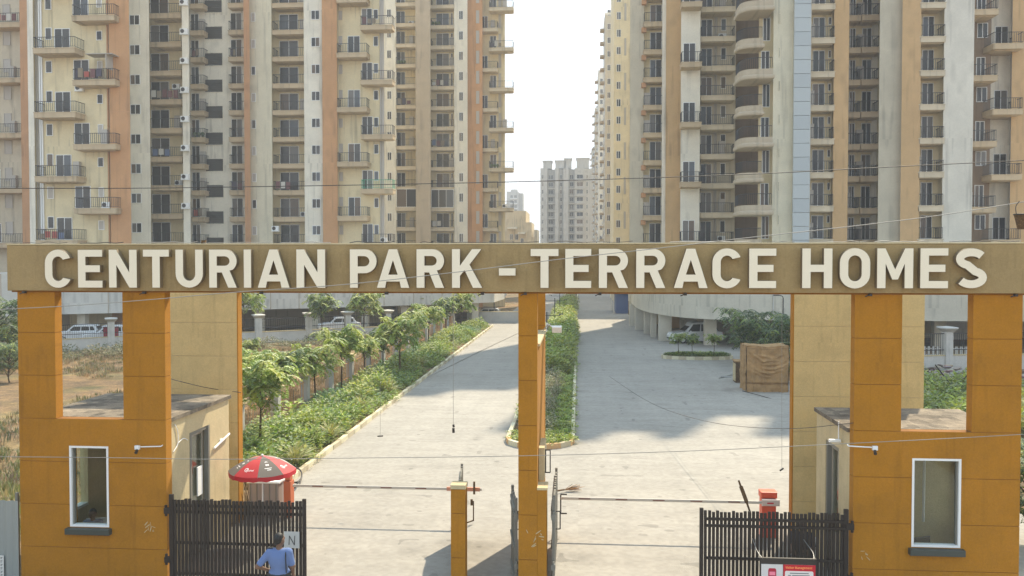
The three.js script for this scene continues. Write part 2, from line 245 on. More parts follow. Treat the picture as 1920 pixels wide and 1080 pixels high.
// --- left tower
{
  const t = thing('apartment_tower', 'large cream and orange apartment tower with staggered balconies on the left behind the gate', 'apartment building'), B = -110, W = wall, lw = (...a) => { while (a.length < 7) a.push('wall'); return W(...a, 47); };
  lw(t, -120, 43, -90.5, B, F.pinkish); lw(t, 43, 58, -86, -95, F.orangeDeep, 'facade_strip');
  lw(t, 57, 68, -77.9, -95, F.white, 'facade_strip'); lw(t, 68, 209, -78.4, -100, F.cream);  lw(t, 209, 247, -77.9, -78.6, F.orange, 'facade_strip'); lw(t, 209, 246.8, -78.6, -100, F.white); lw(t, 247, 284, -83.8, -100, F.white);
  lw(t, 284, 346, -88.6, -100, F.cream); lw(t, 345, 358, -86.2, -104, F.white, 'facade_strip'); lw(t, 357, 461, -95, -107, F.white); lw(t, 460, 471, -93, -104, F.orangeDeep, 'facade_strip'); lw(t, 470, 512, -94.2, -104, F.greenish);
  lw(t, 511, 573, -96, -104, F.cream); lw(t, 572, 607, -94, -104, F.white); lw(t, 606, 634, -93.5, -94.2, F.orange, 'facade_strip'); lw(t, 606, 633.8, -94.2, -104, F.white); lw(t, 633, 662, -94.5, -104, F.cream); lw(t, 661, 722, -94.503, -95.4, F.cream);
  lw(t, 300, 662, -104, B, F.cream);
  for (const Y of vis(-90, 0)) { balcony(t, -45, 43, -90.5, -89, Y, { door: [-20, 4] }); }
  for (const Y of vis(-90)) { const g = win(t, 12, 26, -90.5, Y + 0.9, 1.5, { n: 1, frame: louvre, pane: louvre, name: 'louvre_window' }); }
  laundry(t, X(0, -89), X(38, -89), 33.05, -88.93);
  for (const Y of vis(-78, 0)) {
    balcony(t, 67, 145, -78.4, -76.8, Y, { door: [108, 137] }); win(t, 91, 103, -78.4, Y + 1.15, 1.15, { n: 1 });
    win(t, 186, 197, -78.4, Y + 1.0, 0.9, { n: 1, pane: pick([louvre, panes[3], panes[1]]) });
  }
  for (const Y of vis(-78, 1)) {
    balcony(t, 140, 219, -78.4, -77, Y, { door: [143, 172] }); win(t, 91, 103, -78.4, Y + 1.0, 1.15, { n: 1, pane: pick([louvre, panes[2]]) }); win(t, 187, 197, -78.4, Y + 1.1, 0.95, { n: 1, pane: louvre });
  }
  acUnit(t, X(152, -78), 23.2, -78.1); acUnit(t, X(152, -78), 35.2, -78.1); laundry(t, X(150, -77), X(196, -77), 24.1, -76.95); laundry(t, X(196, -77), X(216, -77), 36.05, -76.95);
  mesh('balcony_awning', [box(2.6, 0.06, 1.5, X(193, -77), 26.3, -77.4), box(0.06, 1.3, 1.4, X(206, -77), 25, -77.4)], louvre, t);
  pipes(t, [73, 76], -78.4, louvre, 0.05); pipes(t, [80, 84], -78.4, M.white, 0.09); pipes(t, [207], -78.4, F.orangeDeep, 0.09);
  for (const Y of vis(-84)) { win(t, 248, 267, -83.8, Y + 0.9, 1.02); }
  for (const Y of vis(-88)) { balcony(t, 284, 343, -88.6, -87, Y, { door: [287, 321], sides: [1] }); if (rnd() < 0.75) acUnit(t, X(349, -86), Y + 0.5, -86.0); }
  laundry(t, X(300, -87), X(341, -87), 39.05, -86.93); laundry(t, X(287, -87), X(338, -87), 24.05, -86.93); laundry(t, X(288, -87), X(322, -87), 18.05, -86.93); acUnit(t, X(331, -88), 41.6, -88.2); acUnit(t, X(332, -88), 25.3, -88.2);
  for (const Y of vis(-95)) {
    balcony(t, 360, 385, -95, -93.8, Y, { door: [362, 377] }); balcony(t, 431, 461, -95, -93.9, Y, { door: [436, 457] });
    const w = win(t, 387, 421, -95, Y - 0.75, 1.5, { n: 1, frame: F.white, pane: stairDark, name: 'stair_window' });
    for (let k = 1; k < 6; k++) mesh('louvre_slat', box(X(420, -95) - X(388, -95), 0.03, 0.05, X(404, -95), Y - 0.72 + k * 0.235, -94.94), M.rail, w);
    win(t, 474, 482, -94.2, Y + 0.95, 1.0, { n: 1, pane: rnd() < 0.4 ? louvre : undefined });
    balcony(t, 513, 573, -96, -94.3, Y, { door: [527, 562] }); win(t, 586, 602, -94, Y + 0.95, 1.05);
  }
  laundry(t, X(516, -94), X(545, -94), 15.05, -94.22); acUnit(t, X(518, -94), 10.4, -93.8);
  for (const Y of vis(-94, 1)) { balcony(t, 633, 689, -94.503, -93, Y, { door: [654, 677] }); win(t, 702, 711, -94.503, Y + 1.0, 1.1, { n: 1 }); win(t, 637, 644, -94.503, Y + 1.2, 1.0, { n: 1, pane: louvre, frame: louvre }); }
  for (const Y of vis(-94, 0)) { balcony(t, 677, 737, -94.503, -93.1, Y, { door: [680, 700], railMat: Y === 15 ? mat(L(0.08, 0.34, 0.20)) : M.rail }); win(t, 702, 711, -94.503, Y + 1.0, 1.1, { n: 1 }); win(t, 637, 644, -94.503, Y + 1.0, 1.0, { n: 1, pane: louvre, frame: louvre }); }
  pipes(t, [715, 718, 720.5], -94.503, louvre, 0.09); pipes(t, [636], -94.503, F.cream, 0.08);
  for (const [a, b, z] of [[210, 246, -77.9], [607, 633, -93.5]]) for (const Y of [21.1, 33.1, 45.1]) mesh('joint_band', span(X(a, z) + 0.01, X(b, z) - 0.01, Y, Y + 0.06, z - 0.02, z + 0.012), F.orangeDeep, t);
  for (const x of [-44, -36, -28]) tank(t, x, -100, F.cream, 47);
}
// --- second left tower
{
  const t = thing('apartment_tower', 'cream tower with a taupe band behind the left tower, ending against the sky', 'apartment building'), B = -142;
  wall(t, 700, 744, -125, B, F.white); wall(t, 743, 781, -126.5, B, F.cream); wall(t, 780, 808, -123.5, B, F.taupe, 'facade_strip'); wall(t, 808, 853, -128, B, F.cream); wall(t, 852, 877, -126.6, B, F.white, 'facade_strip'); wall(t, 876, 905, -128, B, F.orange, 'facade_strip'); wall(t, 904, 947, -130, B, F.cream);
  for (const Y of vis(-126)) {
    win(t, 727, 735, -125, Y + 0.9, 1.2);
    if (Y === 15) { win(t, 744, 781, -124.9, Y - 0.05, 2.7, { name: 'glazed_balcony' }); win(t, 809, 851, -126.4, Y - 0.05, 2.7, { name: 'glazed_balcony', n: 3 }); mesh('balcony', [span(X(743, -125), X(782, -125), Y - 0.6, Y - 0.05, -124.8, -126.5), span(X(808, -126.4), X(852, -126.4), Y - 0.6, Y - 0.05, -126.3, -128)], F.fasciaPale, t); }
    else { balcony(t, 743, 782, -126.5, -124.9, Y, { door: [745, 761], mat: F.fasciaPale, sides: [1] }); balcony(t, 808, 852, -128, -126.4, Y, { door: [819, 843], mat: F.fasciaPale, sides: [-1] }); }
    win(t, 846, 850, -128, Y + 0.2, 2.0, { n: 1 }); win(t, 861, 869, -126.6, Y + 0.8, 1.3);
    win(t, 893, 899, -128, Y + 0.6, 1.9, { n: 1, pane: louvre, frame: louvre }); win(t, 935, 940, -130, Y + 0.4, 2.1, { n: 1, pane: louvre, frame: louvre });
  }
  for (const Y of vis(-130, 1)) balcony(t, 890, 933, -130, -128.4, Y, { door: [903, 915], mat: F.fasciaPale });
  for (const Y of vis(-130, 0)) balcony(t, 917, 962, -130, -128.2, Y, { door: [919, 931], mat: F.fasciaPale });
  for (const x of [-26, -17]) tank(t, x, -136, F.cream);
}
// --- right tower
{
  const t = thing('apartment_tower', 'broad apartment tower with blue panelled strip and curved balconies right of the road', 'apartment building'), B = -112;
  wall(t, 1180, 1206, -95, -96.4, F.pinkish); wall(t, 1205, 1241, -95.6, -100, F.cream); wall(t, 1240, 1248, -91, -100, F.white, 'facade_strip'); wall(t, 1247, 1276, -90.4, -104, F.orangeTan, 'facade_strip');
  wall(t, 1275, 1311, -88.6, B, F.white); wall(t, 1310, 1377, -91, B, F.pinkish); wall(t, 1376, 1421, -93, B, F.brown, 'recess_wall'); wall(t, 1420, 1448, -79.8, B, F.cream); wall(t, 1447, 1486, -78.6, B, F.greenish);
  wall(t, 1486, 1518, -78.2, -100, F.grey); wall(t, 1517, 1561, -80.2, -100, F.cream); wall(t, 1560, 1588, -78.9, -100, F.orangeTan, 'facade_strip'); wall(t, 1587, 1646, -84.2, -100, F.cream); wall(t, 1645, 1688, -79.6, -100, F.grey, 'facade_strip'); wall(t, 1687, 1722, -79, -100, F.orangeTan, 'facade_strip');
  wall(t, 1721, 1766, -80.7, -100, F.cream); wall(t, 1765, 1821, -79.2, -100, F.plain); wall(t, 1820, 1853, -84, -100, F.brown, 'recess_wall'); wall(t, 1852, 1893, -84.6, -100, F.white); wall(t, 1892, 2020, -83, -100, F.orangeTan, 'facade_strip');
  wall(t, 1480, 1990, -100, B, F.cream);
  const x0 = X(1486, -77.9), x1 = X(1517, -77.9), ph = 1.23, gp = span(x0, x1, 0, ph - 0.035, -77.9, -78.2);
  for (let i = 0; i < 42; i++) { const p = mesh('cladding_panel', gp, i % 3 ? F.blue : F.blueAlt, t); p.position.y = 0.3 + i * ph; }
  for (const Y of vis(-95)) { balcony(t, 1206, 1241, -95.6, -94.2, Y, { quiet: 1, door: [1217, 1239], mat: F.fascia, sides: [-1] }); mesh('balcony_bracket', box(0.5, 0.5, 0.5, X(1206, -94.6), Y - 1.0, -94.8), F.orangeDeep, t); }
  for (const Y of vis(-88, 0)) balcony(t, 1276, 1314, -88.6, -87.2, Y, { quiet: 1, door: [1279, 1302] });
  for (const Y of vis(-91)) { balcony(t, 1312, 1376, -91, -89.2, Y, { quiet: 1, door: [1312, 1333], mat: F.fasciaPale }); win(t, 1349, 1359, -91, Y + 1.0, 1.25, { n: 1 }); }
  pipes(t, [1338, 1341], -91, louvre, 0.07);
  const curved = (u0, u1, zf, Y) => {
    const a = X(u0, zf), b = X(u1, zf), d = 79.8 + zf, s = new THREE.Shape(); const D = Math.abs(d) + 0.6;
    s.moveTo(b, 0); s.lineTo(b, D); s.lineTo(a + 1.5, D); s.quadraticCurveTo(a, D, a, D - 1.6); s.lineTo(a, 0); s.closePath();
    const slab = (h, e) => { const g = new THREE.ExtrudeGeometry(s, { depth: h, bevelEnabled: e > 0, bevelSize: e, bevelThickness: e, bevelSegments: 2, curveSegments: 10 }); g.rotateX(Math.PI / 2); return g; };
    const g1 = slab(0.5, 0.0); g1.translate(0, Y, zf - D); const g2 = slab(0.16, 0.12); g2.translate(0, Y - 0.62, zf - D);
    const m = mesh('balcony', [g1, g2], F.curve, t), rp = [];
    const path = new THREE.CatmullRomCurve3([[b - 0.05, zf - 0.1], [a + 1.6, zf - 0.1], [a + 0.5, zf - 0.5], [a + 0.1, zf - 1.6], [a + 0.1, zf - D]].map(p => new THREE.Vector3(p[0], 0, p[1])), false, 'catmullrom', 0.3), n = 28;
    for (let i = 0; i <= n; i++) { const p = path.getPointAt(i / n); rp.push(box(0.03, 0.86, 0.03, p.x, Y + 0.12, p.z)); }
    const tp = new THREE.TubeGeometry(path, 30, 0.03, 4); tp.translate(0, Y + 1, 0); rp.push(tp); mesh('railing', rp, M.rail, m);
  };
  for (const Y of vis(-79, 1)) { curved(1388, 1447, -77.2, Y); win(t, 1424, 1440, -79.8, Y + 0.05, 2.1, { name: 'sliding_door' }); }
  for (const Y of vis(-79, 0)) { curved(1384, 1428, -78.4, Y); win(t, 1427, 1441, -79.8, Y + 0.05, 2.1, { name: 'sliding_door' }); }
  for (const Y of vis(-78)) { win(t, 1457, 1460, -78.6, Y + 1.3, 0.9, { n: 1, frame: F.greenish }); balcony(t, 1518, 1562, -80.2, -78.7, Y, { quiet: 1, door: [1520, 1543], mat: F.fasciaPale }); win(t, 1549, 1555, -80.2, Y + 1.5, 0.7, { n: 1 }); }
  for (const Y of vis(-84)) { balcony(t, 1587, 1610, -84.2, -82.6, Y, { quiet: 1, door: [1589, 1600] }); balcony(t, 1612, 1645, -84.2, -82.5, Y, { quiet: 1, door: [1612, 1630] }); mesh('facade_strip', box(0.5, 2.4, 0.1, X(1637, -84), Y + 0.05, -84.13), F.white, t); }
  for (const Y of vis(-80)) balcony(t, 1720, 1768, -80.7, -79, Y, { quiet: 1, door: [1724, 1746], mat: F.fasciaPale });
  for (const Y of vis(-84, 1)) { balcony(t, 1820, 1866, -84, -81.5, Y, { quiet: 1, door: [1825, 1842] }); } for (const Y of vis(-84, 0)) win(t, 1826, 1846, -84, Y + 1.0, 1.4);
  for (const Y of vis(-84, 0)) { balcony(t, 1857, 1914, -84.6, -82, Y, { quiet: 1, door: [1859, 1884] }); }
  pipes(t, [1891], -84.6, louvre, 0.1); pipes(t, [1556], -80.2, F.cream, 0.07);
  for (const x of [14, 22, 30, 38]) tank(t, x, -104, F.cream);
}
// --- towers receding along the right side of the road
{
  const rows = [[-150, 6.05, 'pale yellow tower edge with small square windows beside the broad right tower'], [-190, 5.75, 'narrow pinkish tower edge second in the row receding along the road'], [-247, 5.6, 'narrow white tower edge third in the row receding along the road'], [-307, 5.75, 'thin pale tower edge fourth in the row receding along the road'], [-418, 6.3, 'thin hazy tower edge last in the row receding along the road']];
  rows.forEach(([z, x, label], i) => {
    const t = thing('apartment_tower', label, 'apartment building', [0, 0, 0], 0), c = [F.cream, F.pinkish, F.white, F.pinkish, F.grey][i];
    mesh('wall', span(x, x + 2.9, 0, 61, z, z - 15), c, t); mesh('wall', span(x + 2.95, x + 30, 0, 61.5, z - 1, z - 15), F.cream, t); mesh('facade_strip', span(x + 2.9, x + 3.3, 0, 61.3, z + 0.25, z - 1.2), F.orange, t);
    mesh('roof_parapet', [span(x - 0.1, x + 3, 61, 61.5, z + 0.1, z - 15.1)], F.white, t);
    for (const Y of FLOORS) {
      win(t, 1085 + (x + 0.5) * 1600 / -z, 1085 + (x + 1.25) * 1600 / -z, z, Y + 0.8, 1.3);
      if (i === 0 && FLOORS.indexOf(Y) % 2) win(t, 1169, 1173, z, Y + 0.6, 3.0, { n: 1, pane: louvre, frame: F.grey, name: 'slot_window' });
      for (let s = 0; s < 3; s++) if (i) { const f = mesh('window', box(0.06, 1.3, 1.4, x - 0.02, Y + 0.8, z - 2.5 - s * 4.4), M.frame, t); mesh('pane', box(0.05, 1.16, 1.26, x - 0.04, Y + 0.87, z - 2.5 - s * 4.4), panes[s], f); }
      if (i) { mesh('balcony', box(1.2, 0.4, 2.6, x - 0.35, Y - 0.4, z - 8.5), F.fascia, t); const r = mesh('air_conditioner', box(0.35, 0.6, 0.8, x - 0.2, Y + 0.6, z - 12.5), M.white, t); }
    }
  });
}
// --- hazy tower across the end of the road, small tower and low beige building on the left
{
  const z = -343, t = thing('apartment_tower', 'hazy blue grey tower with stepped rooftop rooms standing at the end of the road', 'apartment building');
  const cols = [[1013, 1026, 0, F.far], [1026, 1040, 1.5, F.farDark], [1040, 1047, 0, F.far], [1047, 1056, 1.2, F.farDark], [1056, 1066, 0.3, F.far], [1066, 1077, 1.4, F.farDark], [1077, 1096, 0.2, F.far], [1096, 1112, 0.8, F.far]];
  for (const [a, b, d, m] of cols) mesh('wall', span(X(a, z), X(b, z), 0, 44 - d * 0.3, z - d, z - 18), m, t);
  for (const [a, b, h] of [[1018, 1034, 2.9], [1041, 1060, 3.0], [1058, 1071, 3.8], [1081, 1104, 3.9]]) mesh('roof_room', [span(X(a, z), X(b, z), 44, 44 + h, z - 2, z - 9), span(X(a, z) - 0.3, X(b, z) + 0.3, 44 + h, 44.3 + h, z - 1.7, z - 9.3)], F.far, t);
  for (let Y = 9; Y < 42; Y += 3) { for (const [a, b, d] of [[1015.5, 1019, 0], [1028, 1037, 1.5], [1049, 1054, 1.2], [1068, 1075, 1.4], [1081, 1093, 0.2], [1099, 1102, 0.8]]) { win(t, a, b, z - d, Y + 0.7, 1.7, { frame: M.white, pane: pick(panes) }); }
    for (const [a, b] of [[1027, 1040], [1066, 1078], [1080, 1095]]) mesh('balcony', span(X(a, z), X(b, z), Y - 0.35, Y, z + 0.6, z - 1.2), F.far, t); }
  const z2 = -520, s = thing('apartment_tower', 'tiny pale tower seen past the edge of the second left tower', 'apartment building');
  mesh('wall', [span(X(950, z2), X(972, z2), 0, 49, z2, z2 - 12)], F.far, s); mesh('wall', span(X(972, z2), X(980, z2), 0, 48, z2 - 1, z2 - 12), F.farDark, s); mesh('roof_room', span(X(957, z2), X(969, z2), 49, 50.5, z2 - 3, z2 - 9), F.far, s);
  for (let Y = 12; Y < 48; Y += 3) { win(s, 957, 962, z2, Y, 1.8, { frame: M.white }); win(s, 964, 969, z2, Y, 1.8, { frame: M.white }); mesh('balcony', span(X(956, z2), X(970, z2), Y - 0.5, Y - 0.1, z2 + 1, z2), M.white, s); }
  const z3 = -205, c = thing('low_building', 'low stepped beige building with roof slabs below the tiny far tower', 'building');
  mesh('wall', span(X(930, z3), X(986, z3), 0, 19.0, z3, z3 - 16), F.beige, c); mesh('wall', span(X(986, z3), X(997, z3), 0, 16.2, z3 + 0.4, z3 - 12), F.beige, c); mesh('wall', span(X(997, z3), X(1002, z3), 0, 12.6, z3 + 0.2, z3 - 12), F.beige, c); mesh('wall', span(X(1002, z3), X(1008, z3), 0, 14.4, z3 + 0.5, z3 - 8), F.grey, c); mesh('wall', span(X(1008, z3), X(1018, z3), 0, 10.5, z3 + 0.2, z3 - 12), F.beige, c);
  for (const [a, b, y] of [[952, 970, 14.6], [972, 985, 13.4]]) mesh('sunshade', span(X(a, z3), X(b, z3), y, y + 0.4, z3, z3 + 1.6), F.white, c);
  for (const [a, y] of [[956, 12], [966, 12.0], [976, 11], [988, 9]]) win(c, a, a + 6, z3 + (a > 986 ? 0.4 : 0), y, 1.4);
}
// --- podiums with parking below
function podium(label, pts, y0, y1, m, columns, backPts) {
  const t = thing('parking_podium', label, 'car park'); const g = sheet(pts, y0, y1 - y0); mesh('fascia_wall', g, m, t);
  for (const [x, z, w = 0.7] of columns) mesh('column', box(w, y0 - 0.01, 0.7, x, 0, z), F.podium, t);
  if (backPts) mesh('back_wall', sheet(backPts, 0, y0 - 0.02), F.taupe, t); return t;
}
{
  const H0 = 2.35, a = onZ(-60, 488, -68).x;
  const P = [[-52, -65.5], [X(118, -72), -71.5], [X(452, -79), -79], [X(662, -85), -85], [X(880, -93), -93], [X(925, -95), -96], [X(945, -104), -104], [X(950, -118), -118]];
  const cols = []; for (let i = 0; i < 5; i++) { const [p, q] = [P[i], P[i + 1]], n = Math.max(1, Math.round(Math.hypot(p[0] - q[0], p[1] - q[1]) / 5)); for (let k = 0; k < n; k++) cols.push([p[0] + (q[0] - p[0]) * (k + 0.3) / n - 0.3, p[1] + (q[1] - p[1]) * (k + 0.3) / n - 1.0]); }
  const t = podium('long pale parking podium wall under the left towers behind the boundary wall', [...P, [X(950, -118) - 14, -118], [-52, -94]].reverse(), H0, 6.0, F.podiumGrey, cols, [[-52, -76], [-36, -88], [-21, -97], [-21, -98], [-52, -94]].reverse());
  for (let i = 0; i < 4; i++) { const [p, q] = [P[i], P[i + 1]]; for (let k = 1; k < 4; k++) mesh('wall_joint', box(0.05, 3.6, 0.05, p[0] + (q[0] - p[0]) * k / 4, H0 + 0.02, p[1] + (q[1] - p[1]) * k / 4 + 0.0), F.taupe, t); }
  for (let i = 1; i < 5; i++) { const [x, z] = P[i]; mesh('pilaster', box(0.5, 3.6, 0.3, x, H0 + 0.02, z + 0.1), F.podiumGrey, t); }
}
{
  const c = []; for (let i = 0; i <= 12; i++) { const a = Math.PI / 2 * i / 12; c.push([13 - 7.2 * Math.sin(a) ** 0.8, -69 - 17 * (1 - Math.cos(a)) ** 1.0]); }
  const P = [[60, -69], ...c, [5.8, -100], [9, -112], [60, -112]];
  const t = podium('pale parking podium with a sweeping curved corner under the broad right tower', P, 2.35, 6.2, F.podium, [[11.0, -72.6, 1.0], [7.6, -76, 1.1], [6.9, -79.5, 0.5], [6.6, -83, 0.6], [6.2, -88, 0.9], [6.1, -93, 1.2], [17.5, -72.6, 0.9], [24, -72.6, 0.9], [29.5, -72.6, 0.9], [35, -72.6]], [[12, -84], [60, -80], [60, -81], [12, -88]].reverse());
  mesh('downpipe', [bar([X(1450, -69), 2.4, -68.93], [X(1450, -69), 6.2, -68.93], 0.05)], F.podiumGrey, t);
}
{ // blue sheeted stalls beyond the podium corner
  const b = thing('site_shed', 'blue sheeted shed beside the podium past its curved corner', 'shed', [5.2, 0, -118]); mesh('wall', box(1.6, 2.6, 7, 0.6, 0, 0), mat(L(0.12, 0.16, 0.30)), b); mesh('roof', box(2.2, 0.12, 7.6, 0.5, 2.62, 0), F.podiumGrey, b); mesh('post', [bar([-0.5, 0, 3.4], [-0.5, 2.6, 3.4], 0.08), bar([-0.5, 0, -3.4], [-0.5, 2.6, -3.4], 0.08)], F.white, b);
}

// ------------------------------------------------------------------ gateway
const GZ = -18, COURSES = [0, 0.72, 1.68, 2.635, 3.59, 4.55, 5.5, 6.44];
function course(x0, x1, y0, y1, z0, d, hole) {                     // plaster panels of one course, cut round an opening
  const j = 0.009; y0 += j; y1 -= j; const out = [], P = pts => { const g = extrude(pts, d - 0.006, 0.003); g.translate(0, 0, z0 - d + 0.003); return g; };
  x0 += 0.002; x1 -= 0.002;
  if (!hole || hole[2] >= y1 || hole[3] <= y0) return [P([[x0, y0], [x1, y0], [x1, y1], [x0, y1]])];
  const [a, b, h0, h1] = hole;
  if (h0 <= y0 && h1 >= y1) return [P([[x0, y0], [a, y0], [a, y1], [x0, y1]]), P([[b, y0], [x1, y0], [x1, y1], [b, y1]])];
  if (h0 > y0) return [P([[x0, y0], [x1, y0], [x1, y1], [b, y1], [b, h0], [a, h0], [a, y1], [x0, y1]])];
  return [P([[x0, y0], [a, y0], [a, h1], [b, h1], [b, y0], [x1, y0], [x1, y1], [x0, y1]])];
}
function panelled(name, parent, x0, x1, z0, d, courses, m, core, hole) { // wall of plaster panels with recessed joints
  const c = 0.012, lo = courses[0], hi = courses[courses.length - 1], k = hole ? [span(x0 + c, hole[0], lo, hi, z0 - c, z0 - d + c), span(hole[1], x1 - c, lo, hi, z0 - c, z0 - d + c), span(hole[0], hole[1], lo, hole[2], z0 - c, z0 - d + c), span(hole[0], hole[1], hole[3], hi, z0 - c, z0 - d + c)] : [span(x0 + c, x1 - c, lo, hi, z0 - c, z0 - d + c)];
  const w = mesh(name, k, core, parent);
  for (let i = 0; i < courses.length - 1; i++) for (const g of course(x0, x1, courses[i], courses[i + 1], z0, d, hole)) mesh('plaster_panel', g, m, w);
  return w;
}
const BW = [-12.58, 9.6];
{
  const t = thing('entrance_gateway', 'orange and tan entrance gateway whose wide beam carries raised cream letters', 'gateway');
  const beam = mesh('beam', rbox(BW[1] - BW[0], 1.0, 0.42, 0.012, (BW[0] + BW[1]) / 2, 6.43, GZ - 0.12), M.tan, t);
  mesh('beam_coping', rbox(BW[1] - BW[0] + 0.02, 0.03, 0.44, 0.008, (BW[0] + BW[1]) / 2, 7.432, GZ - 0.12), M.creamPale, t);
  mesh('beam_drip', rbox(BW[1] - BW[0] - 0.1, 0.035, 0.36, 0.008, (BW[0] + BW[1]) / 2, 6.395, GZ - 0.16), M.grooveOrange, t);
  // letters: outlines on a grid one unit high
  const S = 0.205;
  const circ = (cx, cy, rx, ry, a0, a1, n = 14) => Array.from({ length: n + 1 }, (_, i) => { const a = (a0 + (a1 - a0) * i / n) * Math.PI / 180; return [cx + rx * Math.cos(a), cy + ry * Math.sin(a)]; });
  const glyph = (ch, w) => {                                         // w: width over height
    switch (ch) {
      case 'I': return [[[0, 0], [w, 0], [w, 1], [0, 1]]];
      case '-': return [[[0, 0.32], [w, 0.32], [w, 0.505], [0, 0.505]]];
      case 'E': { const q = 0.18; return [[[0, 0], [w, 0], [w, q], [S, q], [S, 0.41], [w * 0.9, 0.41], [w * 0.9, 0.59], [S, 0.59], [S, 1 - q], [w, 1 - q], [w, 1], [0, 1]]]; }
      case 'T': return [[[w / 2 - S / 2, 0], [w / 2 + S / 2, 0], [w / 2 + S / 2, 0.82], [w, 0.82], [w, 1], [0, 1], [0, 0.82], [w / 2 - S / 2, 0.82]]];
      case 'H': return [[[0, 0], [S, 0], [S, 0.41], [w - S, 0.41], [w - S, 0], [w, 0], [w, 1], [w - S, 1], [w - S, 0.59], [S, 0.59], [S, 1], [0, 1]]];
      case 'N': return [[[0, 0], [S, 0], [S, 0.6], [w - S, 0], [w, 0], [w, 1], [w - S, 1], [w - S, 0.4], [S, 1], [0, 1]]];
      case 'M': return [[[0, 0], [S, 0], [S, 0.62], [w * 0.42, 0.22], [w * 0.58, 0.22], [w - S, 0.62], [w - S, 0], [w, 0], [w, 1], [w - 0.2, 1], [w / 2, 0.47], [0.2, 1], [0, 1]]];
      case 'A': return [[[0, 0], [0.215, 0], [w * 0.29, 0.165], [w * 0.71, 0.165], [w - 0.215, 0], [w, 0], [w / 2 + 0.11, 1], [w / 2 - 0.11, 1]], [[w * 0.355, 0.34], [w / 2, 0.72], [w * 0.645, 0.34]]];
      case 'K': return [[[0, 0], [S, 0], [S, 0.31], [w * 0.42, 0.46], [w - 0.24, 0], [w, 0], [w * 0.58, 0.6], [w * 0.97, 1], [w * 0.97 - 0.24, 1], [S, 0.57], [S, 1], [0, 1]]];
      case 'P': case 'R': {
        const b = ch === 'P' ? 0.38 : 0.40, r = (1 - b) / 2, cy = b + r, ri = r - 0.175, o = [[0, 0], [S, 0], [S, b]];
        if (ch === 'R') o.push([w * 0.46, b], [w - 0.23, 0], [w, 0], [w * 0.74, b + 0.05]);
        o.push(...circ(w - r - 0.01, cy, r + 0.01, r, ch === 'R' ? -50 : -90, 90), [0, 1]);
        return [o, [[S, cy - ri], ...circ(w - r - 0.02, cy, ri * 1.05, ri, -90, 90, 8), [S, cy + ri]]];
      }
      case 'O': { const r = w / 2; return [[...circ(r, r * 0.95, r, r * 0.97, 180, 360), ...circ(r, 1 - r * 0.95, r, r * 0.97, 0, 180)], [...circ(r, r * 0.95, r - S, r * 0.97 - 0.18, 180, 360), ...circ(r, 1 - r * 0.95, r - S, r * 0.97 - 0.18, 0, 180)]]; }
      case 'U': { const r = w / 2; return [[[0, 1], ...circ(r, r, r, r, 180, 360), [w, 1], [w - S, 1], ...circ(r, r, r - S, r - 0.18, 360, 180), [S, 1]]]; }
      case 'C': { const r = w / 2; return [[...circ(r, 1 - r * 0.95, r, r * 0.97, 22, 180, 14), ...circ(r, r * 0.95, r, r * 0.97, 180, 338, 14), ...circ(r, r * 0.95, r - S, r * 0.97 - 0.18, 330, 180, 12), ...circ(r, 1 - r * 0.95, r - S, r * 0.97 - 0.18, 180, 30, 12)]]; }
      case 'S': { // offset of a centre line
        const hw = 0.098, r = w / 2 - hw, cl = [...circ(w / 2, 0.735, r, 0.165, 28, 250, 16), ...circ(w / 2, 0.265, r, 0.165, 70, -152, 16)], a = [], b = [];
        cl.forEach((p, i) => { const q = cl[Math.max(0, i - 1)], s = cl[Math.min(cl.length - 1, i + 1)], dx = s[0] - q[0], dy = s[1] - q[1], l = Math.hypot(dx, dy); a.push([p[0] - dy / l * hw, p[1] + dx / l * hw]); b.push([p[0] + dy / l * hw, p[1] - dx / l * hw]); });
        return [[...a, ...b.reverse()]];
      }
    }
  };
  const text = [['C', 84, 133], ['E', 146, 191.5], ['N', 204, 256], ['T', 268, 316.5], ['U', 329, 380], ['R', 392, 443.5], ['I', 457, 470.5], ['A', 483, 542.5], ['N', 555.7, 609.5], ['P', 656, 706], ['A', 706.5, 767], ['R', 781, 832.5], ['K', 847.5, 904], ['-', 935.5, 966.5], ['T', 995, 1047], ['E', 1060, 1108.5], ['R', 1123, 1177.5], ['R', 1193, 1247.5], ['A', 1263.7, 1327], ['C', 1336, 1390.5], ['E', 1405, 1455.5], ['H', 1504.5, 1560.7], ['O', 1575, 1631.7], ['M', 1645, 1712.5], ['E', 1726, 1778], ['S', 1792.5, 1851]];
  const zf = GZ + 0.09 + 0.18, letterSideShade = mat(L(0.20, 0.145, 0.08), { roughness: 0.7 });  // letter sides dark brown: their shade is put into the colour
  for (const [ch, u0, u1] of text) {
    const a = X(u0, zf), b = X(u1, zf), k = (u0 + u1) / 2, y0 = onZ(k, 539 + 1.5 * k / 1900, zf).y, y1 = onZ(k, 468.8 - 3.4 * k / 1900, zf).y, h = y1 - y0, [o, hole] = glyph(ch, (b - a) / h);
    const g = extrude(o.map(p => [p[0] * h, p[1] * h]), 0.115, 0.006, hole ? [hole.map(p => [p[0] * h, p[1] * h])] : []); g.translate(a, y0, zf - 0.121);
    mesh('letter', g, [M.letter, letterSideShade], beam);
  }
  const pil = (x0, x1, lo, m = M.orange) => panelled('pillar', t, x0, x1, GZ, 0.26, COURSES.slice(lo), m, M.grooveOrange);
  pil(-12.41, -11.55, 4); pil(-9.99, -9.03, 4); pil(5.66, 6.6, 4); pil(8.0, 8.96, 4); pil(-1.27, -0.87, 0);
  // back frame: beam and broad cream piers
  const bz = -22.25; mesh('rear_beam', rbox(19.4, 1.0, 0.34, 0.012, -1.2, 6.43, bz - 0.14), M.tan, t);
